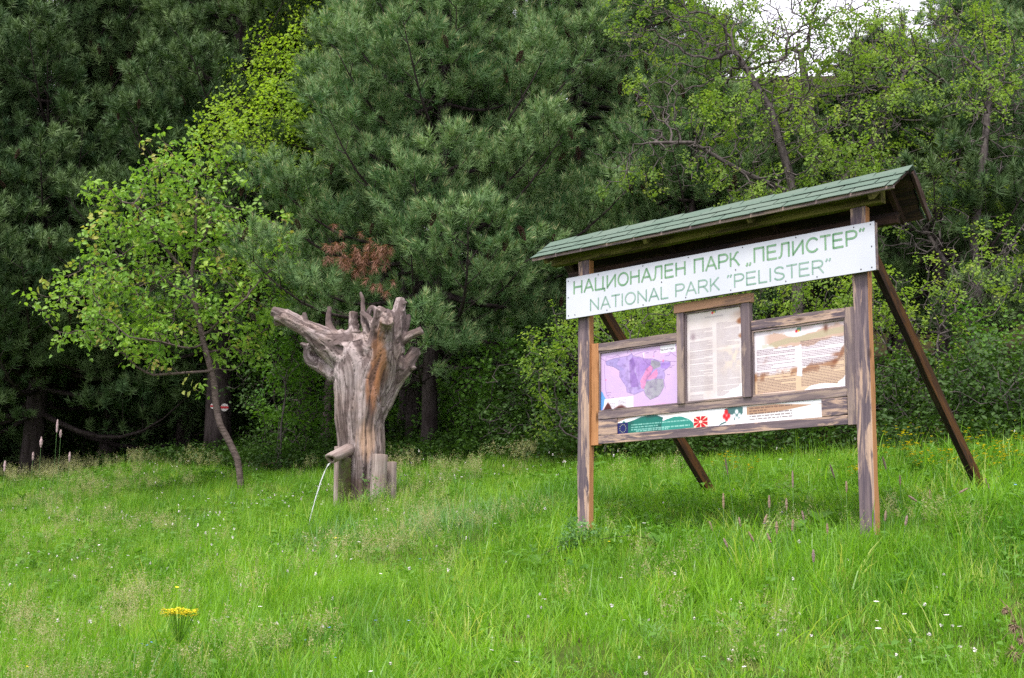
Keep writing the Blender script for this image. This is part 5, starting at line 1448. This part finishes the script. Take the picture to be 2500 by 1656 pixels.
lay('tall_grass', 7500, G_TALL, 1.35, .75, 1.2, dens=lambda x, y: (.40 + 1.2 * fnoise(x, y, .35, 9)).clip(.06, 1), hvar=hv)
lay('tall_grass', 4600, G_NEAR, 1.2, .6, 1.15, dens=lambda x, y: (.55 + 1.0 * fnoise(x, y, .5, 89)).clip(.12, 1), y1=14, hvar=hv)
lay('bluish_grass', 2600, G_BLUE, 1.3, .8, 1.2, dens=lambda x, y: (1.6 * fnoise(x, y, .5, 19)).clip(.03, 1))
lay('meadow_herbs', 12000, G_HERB, 1.35, .7, 1.25, dens=lambda x, y: (.4 + 1.4 * fnoise(x, y, .4, 29)).clip(.1, 1), zoff=0)
lay('seeding_grass', 6500, G_PAN, 1.3, .7, 1.15, dens=lambda x, y: ((-.08 - .9 * (x / (y + .1)) + 1.5 * fnoise(x, y, .7, 39)).clip(.02, 1) + .8 * near(820, 12.6, .8, .7)(x, y) + .7 * near(180, 11.5, 1, .9)(x, y) + .8 * near(480, 9.2, .7, .5)(x, y)).clip(0, 1) * np.where(y < 26, 1, .6))
G_DOCK = [leaf_cluster(90 + i, 'dock_leaf', M['weed'], 7, .07, .15, .034, -.45) for i in range(3)]
lay('broad_weeds', 900, G_DOCK, 1.3, .5, 1.2, dens=lambda x, y: (.15 + 1.2 * fnoise(x, y, .5, 99)).clip(.03, 1), zoff=.03)
# feathery grass along the far crest, left
lay('seeding_grass', 900, G_PAN, 1, .9, 1.3, dens=lambda x, y: np.where((x < -2) & (y > 23.5), .9, 0), y0=23)

# --- small flowers nobody could count
def flower(i, mat, r=.009, n=5, up=.15, green=True, name='flower', cup=.3):
    V = []; F = []; Mi = []
    for k in range(n):
        a = k / n * 2 * PI; a2 = a + 2 * PI / n * .85
        V += [(0, 0, up), (r * math.cos(a), r * math.sin(a), up + r * cup), (r * 1.15 * math.cos((a + a2) / 2), r * 1.15 * math.sin((a + a2) / 2), up + r * cup * 1.2), (r * math.cos(a2), r * math.sin(a2), up + r * cup)]
        m = len(V); F.append([m - 4, m - 3, m - 2, m - 1]); Mi.append(0)
    V += [(-.0008, 0, 0), (.0008, 0, 0), (0, 0, up)]; m = len(V); F.append([m - 3, m - 2, m - 1]); Mi.append(1)
    return mesh_obj('%s_%s_%d' % (name, mat.name, i), V, F, [mat, M['grass']], fmat=Mi, linked=False)
def ball(mat, r=.010, up=.15):
    g_ = np.random.default_rng(5); V = []; F = []; Mi = []
    for k in range(26):
        d = g_.normal(size=3); d /= np.linalg.norm(d); s = np.cross(d, [0, 0, 1.01]); s = s / np.linalg.norm(s) * r * .3; c = np.array([0, 0, up])
        V += [c + d * r * .3 - s, c + d * r * .3 + s, c + d * r]; m = len(V); F.append([m - 3, m - 2, m - 1]); Mi.append(0)
    V += [(-.0008, 0, 0), (.0008, 0, 0), (0, 0, up)]; m = len(V); F.append([m - 3, m - 2, m - 1]); Mi.append(1)
    return mesh_obj('clover_' + mat.name, V, F, [mat, M['grass']], fmat=Mi, linked=False)
FW = [flower(0, M['white_fl'], .012, 6, .20), ball(M['white_fl'], .014, .20)]
FYL = [flower(0, M['yellow_fl'], .013, 5, .26), flower(1, M['yellow_fl'], .012, 5, .34)]
FB = [flower(0, M['blue_fl'], .0085, 5, .22), flower(1, M['blue_fl'], .008, 5, .19)]
lay('white_clover', 11000, FW, 1.3, .8, 1.35, dens=lambda x, y: (.03 + .5 * fnoise(x, y, .45, 49).clip(0, 1) + 1.0 * near(640, 17.2, 1.9, 1.2)(x, y) + .5 * near(880, 13.6, 1.2, .8)(x, y)).clip(0, 1), zoff=.0, hvar=hv)
lay('buttercups', 5000, FYL, 1.1, .8, 1.2, dens=lambda x, y: (.004 + .35 * np.where(y > 21, 1, 0) * (fnoise(x, y, .7, 59) + .1).clip(0, 1) + .8 * np.where((x > 2.6) & (y > 12.6), 1, 0)).clip(0, 1))
lay('forget_me_nots', 9000, FB, 1.3, .8, 1.4, dens=lambda x, y: (.04 * fnoise(x, y, .6, 69).clip(0, 1) + .7 * near(2190, 11.0, .42, .5)(x, y) + .45 * near(1800, 11.9, .8, .45)(x, y) + .1 * near(500, 9.5, 2, 1.0)(x, y)).clip(0, 1), hvar=hv)

# taller clumps round the stump foot, the posts and in the middle distance
def patch(name, px, Y, n, rx, ry, src, s0, s1, seed, kind='stuff'):
    g = np.random.default_rng(seed); c = gpos(px, Y)
    x = c[0] + g.normal(size=n) * rx; y = c[1] + g.normal(size=n) * ry
    s = s0 + (s1 - s0) * g.random(n)
    o = scatter(name, np.stack([x, y, ground(x, y) - .01], axis=1), np.stack([g.normal(size=n) * .1, g.normal(size=n) * .1, g.random(n) * 6.28], axis=1), s, g.integers(0, len(src), n), src)
    return tag(o, kind=kind)
patch('tall_grass', 880, 15.7, 40, .35, .15, G_TALL, 1.0, 1.45, 1)
patch('tall_grass', 790, 15.6, 26, .18, .15, G_TALL, .9, 1.3, 2)
patch('tall_grass', 1050, 14.2, 60, .45, .35, G_BLUE, 1.0, 1.5, 3)
patch('tall_grass', 1350, 11.9, 20, .16, .12, G_TALL, .8, 1.1, 4)
patch('tall_grass', 2010, 10.0, 24, .22, .12, G_TALL, .8, 1.1, 5)
patch('tall_grass', 1800, 9.6, 70, .8, .4, G_TALL, .8, 1.3, 6)
patch('tall_grass', 2200, 9.0, 60, .6, .6, G_TALL, .8, 1.2, 7)

# ------------------------------------------------------------------ single plants
def stem(mb, P, r, m=0, k=4):
    V, F = tube(P, r, k, cap=False); mb.add(V, F, m)
def spike_plant(name, base, H, L, r, lean, seed, mat_head, label, cat, group, stem_mat=None, leaves=2):
    g = np.random.default_rng(seed); root = empty(name, base, 0, label, cat, group)
    q = np.linspace(0, 1, 7); P = np.stack([lean[0] * q ** 2, lean[1] * q ** 2, H * q], axis=1)
    mb = MB(); stem(mb, P, .0022); V = []; F = []
    for k in range(leaves): blade(V, F, (0, 0, 0), g.random() * 6.28, .3, H * (.4 + .3 * g.random()), .0035, .9)
    if V: mb.add(np.array(V), F)
    mb.build('stem', [stem_mat or M['grass_blue']], root, smooth=True)
    d = P[-1] - P[-2]; d /= np.linalg.norm(d)
    n = 12; u = np.linspace(0, 1, n); Q = P[-1] + d * (u * L)[:, None]
    rr = r * np.sin(PI * (.06 + .90 * u)) ** .5 * (1 + .12 * g.normal(size=n))
    V, F = tube(Q, rr, 9, jit=.35, rs=g); mb = MB(); mb.add(V, F)
    for k in range(60):       # bristles
        i = g.integers(1, n - 1); a = g.random() * 6.28; p = Q[i]; o = np.array([math.cos(a), math.sin(a), .5]) * rr[i] * 1.45; s = np.array([-math.sin(a), math.cos(a), 0]) * r * .16
        mb.add([p + o * .5 - s, p + o * .5 + s, p + o], [[0, 1, 2]])
    mb.build('flower_spike', [mat_head], root)
    return root
def on_ground(px, py_foot, Y): return gpos(px, Y)
bist = [(133, 970, 1000, 20.0, 'tallest'), (141, 993, 1012, 20.1, 'second tallest'), (96, 1010, 1035, 20.6, 'mid height'), (77, 1045, 1065, 20.9, 'short'), (162, 1045, 1068, 20.3, 'short leaning'), (12, 1065, 1090, 20.8, 'leftmost')]
where_ = ('tallest pink flower spike at the dark left end of the meadow', 'second tallest pink spike, just right of the tallest one', 'pink flower spike left of the tallest pair',
          'short pale spike between the left corner and the tallest pair', 'short leaning pink spike right of the tallest pair', 'leftmost pale spike at the very edge of the meadow')
for k, (px, pt, pb, Y, _) in enumerate(bist):
    top, bot = at(px, pt, Y), at(px, pb, Y); z = float(ground(top[0], Y))
    spike_plant('bistort_plant', (top[0], Y, z), bot[2] - z, max(top[2] - bot[2], .1), .019, (.0, 0), 300 + k, M['pink_fl'], where_[k], 'wildflower', 'pale pink flower spikes at the left of the meadow', leaves=1)
fox = [(1682, 1060, 1098, 11.6, -.03), (1928, 1072, 1105, 11.3, -.04), (1832, 1088, 1128, 11.0, 0), (2047, 1055, 1085, 11.4, -.03), (2080, 1098, 1122, 11.2, 0), (1956, 1112, 1140, 10.6, 0), (1778, 1145, 1175, 10.6, 0),
       (1672, 1140, 1176, 10.8, 0), (1818, 1152, 1180, 10.4, 0), (1648, 1203, 1228, 10.4, -.04), (1765, 1187, 1212, 10.2, .04), (1712, 1195, 1218, 10.3, -.02), (1795, 1205, 1235, 9.9, 0), (1742, 1226, 1252, 10.0, -.05),
       (1830, 1200, 1228, 10.0, .01), (1912, 1210, 1236, 9.8, 0), (1682, 1245, 1266, 9.8, -.05), (1782, 1230, 1255, 9.8, -.04), (2120, 1135, 1160, 10.6, -.12), (2215, 1115, 1140, 10.8, .12), (2285, 1105, 1130, 10.8, -.02), (2150, 1130, 1155, 10.8, 0),
       (2045, 1180, 1205, 9.9, .01), (2092, 1190, 1215, 9.8, .02), (1880, 1270, 1300, 9.2, 0), (1858, 1180, 1203, 10.3, -.02)]
fl = []
relp = ['beside the left brace of the sign', 'under the right end of the frame', 'below the frame, near the middle', 'just right of the right post', 'right of the post, near the brace']
for k, (px, pt, pb, Y, ln) in enumerate(fox):
    top, bot = at(px, pt, Y), at(px, pb, Y); z = float(ground(top[0], Y))
    H = max(bot[2] - z, .12)
    side = 'left' if px < 1720 else ('middle' if px < 1850 else ('right' if px < 2010 else 'far right'))
    depth = 'back' if pt < 1130 else ('mid' if pt < 1200 else 'front')
    col_ = 'tan' if k % 3 else 'purplish'
    where = {'left': 'near the left brace foot', 'middle': 'below the middle of the sign frame', 'right': 'left of the right post', 'far right': 'right of the right post'}[side]
    dd = {'back': 'behind', 'mid': 'among', 'front': 'in front of'}[depth]
    hh = 'tall' if H > .55 else ('mid height' if H > .35 else 'low')
    lab = '%s %s foxtail spike %s, %s the blue flowers' % (hh, col_, where, dd)
    spike_plant('foxtail_grass', (top[0] - ln * 1.5, Y, z), H, max(top[2] - bot[2], .07), .0085, (ln * 1.5, 0), 400 + k, M['spike'], lab, 'grass stalk', 'foxtail spikes in the grass round the sign', leaves=2)
# yellow flower head cluster in the foreground, left
def yellow_clump(name, px, Y, ztop, n, rx, ry, seed, label, fr=.009):
    g = np.random.default_rng(seed); b = gpos(px, Y); root = empty(name, b, 0, label, 'wildflower', None)
    mb = MB(); fm = MB(); hz = ztop
    for k in range(n):
        a = g.random() * 6.28; r = g.random() ** .5; tip = np.array([rx * r * math.cos(a), ry * r * math.sin(a), hz * (.92 + .12 * g.random()) - .02 * r])
        root_p = np.array([0, 0, hz * .45]); 
        if k % 3 == 0: stem(mb, np.array([root_p, (root_p + tip) / 2 + [0, 0, -.01], tip]), .0013, k=3)
        for q in range(5):
            aa = q / 5 * 6.28 + g.random(); rr = fr * (.8 + .5 * g.random())
            p = tip + np.array([g.normal(), g.normal(), g.normal() * .5]) * .006
            fm.add([p, p + [rr * math.cos(aa), rr * math.sin(aa), .002], p + [rr * math.cos(aa + .9) * 1.1, rr * math.sin(aa + .9) * 1.1, .003], p + [rr * math.cos(aa + 1.6), rr * math.sin(aa + 1.6), .002]], [[0, 1, 2, 3]])
    stem(mb, np.array([[0, 0, 0], [.01, 0, hz * .25], [0, 0, hz * .47]]), .003)
    mb.build('stalk', [M['grass']], root); fm.build('flowers', [M['yellow_fl']], root)
    return root
c = at(435, 1405, 9.6); yellow_clump('yellow_flower_cluster', 435, 9.6, c[2] - float(ground(c[0], 9.6)), 150, .118, .13, 5, 'flat bright yellow flower cluster alone in the foreground grass at left', .011)
# buttercup plants at the right
bc = [(2025, 1035, 13.4), (2085, 990, 13.6), (2110, 1020, 13.2), (2135, 1060, 13.0), (2190, 1045, 12.8), (2240, 1000, 13.4), (2290, 1030, 12.6), (2335, 1060, 12.2), (2350, 1020, 12.8), (2155, 1085, 12.6), (1985, 1080, 12.8), (2320, 1090, 12.0), (2250, 1075, 12.4), (1730, 1060, 13.8), (1680, 1050, 14.2)]
bcl = ['left of the right brace, lowest', 'tallest, between the post and the right brace', 'just right of the tallest between post and brace', 'in the grass midway between post and brace', 'close against the foot of the right brace',
       'tall, directly right of the right brace', 'dense, right of the brace foot', 'low, near the right edge of the meadow', 'tallest at the right edge of the meadow', 'low, in front of the right brace foot', 'just right of the right post',
       'low, at the right edge in front', 'between the brace foot and the right edge', 'under the middle of the sign frame', 'under the sign frame, near the left brace']
for k, (px, pt, Y) in enumerate(bc):
    g = np.random.default_rng(600 + k); b = gpos(px, Y); H = max(at(px, pt, Y)[2] - b[2], .25)
    root = empty('buttercup_plant', b, 0, 'yellow flowering buttercup ' + bcl[k], 'wildflower', 'buttercup plants round the right of the sign')
    mb = MB(); fm = MB()
    for q in range(13):
        a = g.random() * 6.28; r = .2 * g.random(); h = H * (.65 + .38 * g.random()); tip = np.array([r * math.cos(a), r * math.sin(a), h])
        stem(mb, np.array([[0, 0, 0], tip * [.25, .25, .5], tip]), .0018, k=3)
        for m_ in range(2):
            p = tip + g.normal(size=3) * [.02, .02, .012]
            for z in range(5):
                aa = z / 5 * 6.28; rr = .016
                fm.add([p, p + [rr * math.cos(aa), rr * math.sin(aa), .006], p + [rr * 1.1 * math.cos(aa + .6), rr * 1.1 * math.sin(aa + .6), .008], p + [rr * math.cos(aa + 1.15), rr * math.sin(aa + 1.15), .006]], [[0, 1, 2, 3]])
    V = []; F = []
    for q in range(14):
        d = g.normal(size=3); d[2] = abs(d[2]) * .3; d /= np.linalg.norm(d); leaf(V, F, np.array([0, 0, H * .5 * g.random()]) + d * .03, d, np.array([0, 0, 1.0]), .07, .014)
    mb.add(np.array(V), F)
    mb.build('stalks', [M['weed']], root); fm.build('flowers', [M['yellow_fl']], root)
# bramble round the left post foot
def leafy(name, label, cat, base, canes, src, per, seed, mat=None, group=None, jitter=.03, s=(.6, 1.0), r=.004):
    g = np.random.default_rng(seed); root = empty(name, base, 0, label, cat, group); mb = MB(); P = []; D = []
    for c in canes:
        c = np.array(c, float); u = np.linspace(0, len(c) - 1, 10); Q = np.stack([np.interp(u, np.arange(len(c)), c[:, a]) for a in range(3)], axis=1); stem(mb, Q, np.linspace(r, r * .4, 10))
        for q in range(per):
            t_ = .15 + .85 * g.random(); i = t_ * 9; p = np.array([np.interp(i, np.arange(10), Q[:, a]) for a in range(3)]); P.append(p + g.normal(size=3) * jitter); D.append([g.normal() * .4, g.normal() * .4, 1])
    mb.build('canes', [mat or M['bark_grey']], root, smooth=True)
    P = np.array(P); D = np.array(D)
    tag(scatter('leaves', P, aim(D, g.random(len(P)) * 6.28), s[0] + (s[1] - s[0]) * g.random(len(P)), g.integers(0, len(src), len(P)), src, root), kind='stuff')
    return root
LC_BR = [leaf_cluster(70 + i, 'bramble_leaf', M['grass_blue'], 8, .09, .036, .015, 0) for i in range(3)]
b = gpos(1345, 11.75)
leafy('bramble_bush', 'small grey green bramble sprawling round the foot of the left post', 'plant', b,
      [[(0, 0, 0), (.05, 0, .16), (.14, -.05, .20)], [(0, 0, 0), (-.05, -.05, .14), (-.18, -.1, .10)], [(0, 0, 0), (.02, -.1, .18), (.06, -.16, .15)], [(0, 0, 0), (-.15, -.05, .10), (-.38, -.1, -.02)], [(0, 0, 0), (.15, 0, .14), (.42, 0, .18), (.6, 0, .13)], [(0, 0, 0), (-.08, 0, .22), (-.1, 0, .25)]], LC_BR, 14, 3)
for k, (px, lab) in enumerate(((845, 'pale leafy herb stem in front of the stump foot, left one'), (870, 'taller pale leafy herb stem in front of the stump foot, right one'))):
    b = gpos(px, 15.75); H = .42 + .05 * k
    leafy('mint_stem', lab, 'plant', b, [[(0, 0, 0), (.01, 0, H / 2), (0, 0, H)], [(0, 0, 0), (.05, 0, H * .4), (.06, 0, H * .7)]], LC_BR, 14, 30 + k, M['weed'], 'leafy stems at the stump foot', .02, (.45, .75), .003)
# lone tall reed grass right of the stump
for k, (px, pt, Y, lab) in enumerate(((988, 1030, 15.0, 'tall single grass stalk standing up right of the stump'), (1045, 1085, 14.3, 'pale grass stalk among the bluish tuft right of the stump'), (1075, 1095, 14.2, 'second pale stalk in the bluish tuft, further right of the stump'))):
    b = gpos(px, Y); H = at(px, pt, Y)[2] - b[2]; root = empty('grass_stalk', b, 0, lab, 'grass stalk', 'tall single grass stalks'); V = []; F = []
    g = np.random.default_rng(700 + k)
    for q in range(6): blade(V, F, (g.normal() * .02, 0, 0), g.random() * 6.28, .08, H * (1 if q == 0 else .35 + .5 * g.random()), .0055, .25 if q == 0 else .7, 6)
    mesh_obj('blades', V, F, M['grass'] if k == 0 else M['seedhead'], root)
# silvery feathery leaf tuft in the foreground
b = gpos(1500, 8.6); root = empty('feathery_plant', b, 0, 'silvery green feathery leaf tuft in the foreground below the sign', 'plant'); V = []; F = []
g = np.random.default_rng(44)
for q in range(26): blade(V, F, (g.normal() * .04, g.normal() * .04, 0), g.random() * 6.28, .35, .24 * (.7 + .5 * g.random()), .005, 1.3, 5)
mesh_obj('leaves', V, F, M['grass_blue'], root)
# withered stalk at the lower right
b = gpos(2322, 7.6); root = empty('withered_stalk', b, 0, 'bent withered brown weed stalk in the grass at lower right', 'plant')
H = at(2300, 1385, 7.6)[2] - b[2]
mb = MB(); g = np.random.default_rng(45)
Q = np.array([[.05, 0, 0], [.06, 0, H * .3], [.03, 0, H * .6], [-.01, 0, H * .85], [-.06, 0, H]]); stem(mb, Q, [.004, .004, .003, .003, .002])
for q in range(16):
    i = g.integers(1, 4); p = Q[i] + g.normal(size=3) * .01; d = g.normal(size=3) * [.05, .04, .04]; stem(mb, np.array([p, p + d, p + d * 1.5 + [0, 0, -.03]]), .0018, k=3)
mb.build('stalk', [M['dry']], root)
for q, (dx, dz, r) in enumerate(((-.01, H * .30, .05), (.0, H * .66, .042), (.03, H * .48, .03), (-.04, H * .86, .025))):
    V = []; F = []
    for k in range(170):
        d = g.normal(size=3); d /= np.linalg.norm(d); s = np.cross(d, [0, 0, 1.01]); s *= .004 / np.linalg.norm(s); c_0 = np.array([dx, -.01, dz]); V += [c_0 + d * r * .4 - s, c_0 + d * r * .4 + s, c_0 + d * r * (.7 + .5 * g.random()) + [0, 0, -.01]]; m = len(V); F.append([m - 3, m - 2, m - 1])
    mesh_obj('dead_head', V, F, M['dry'], root)
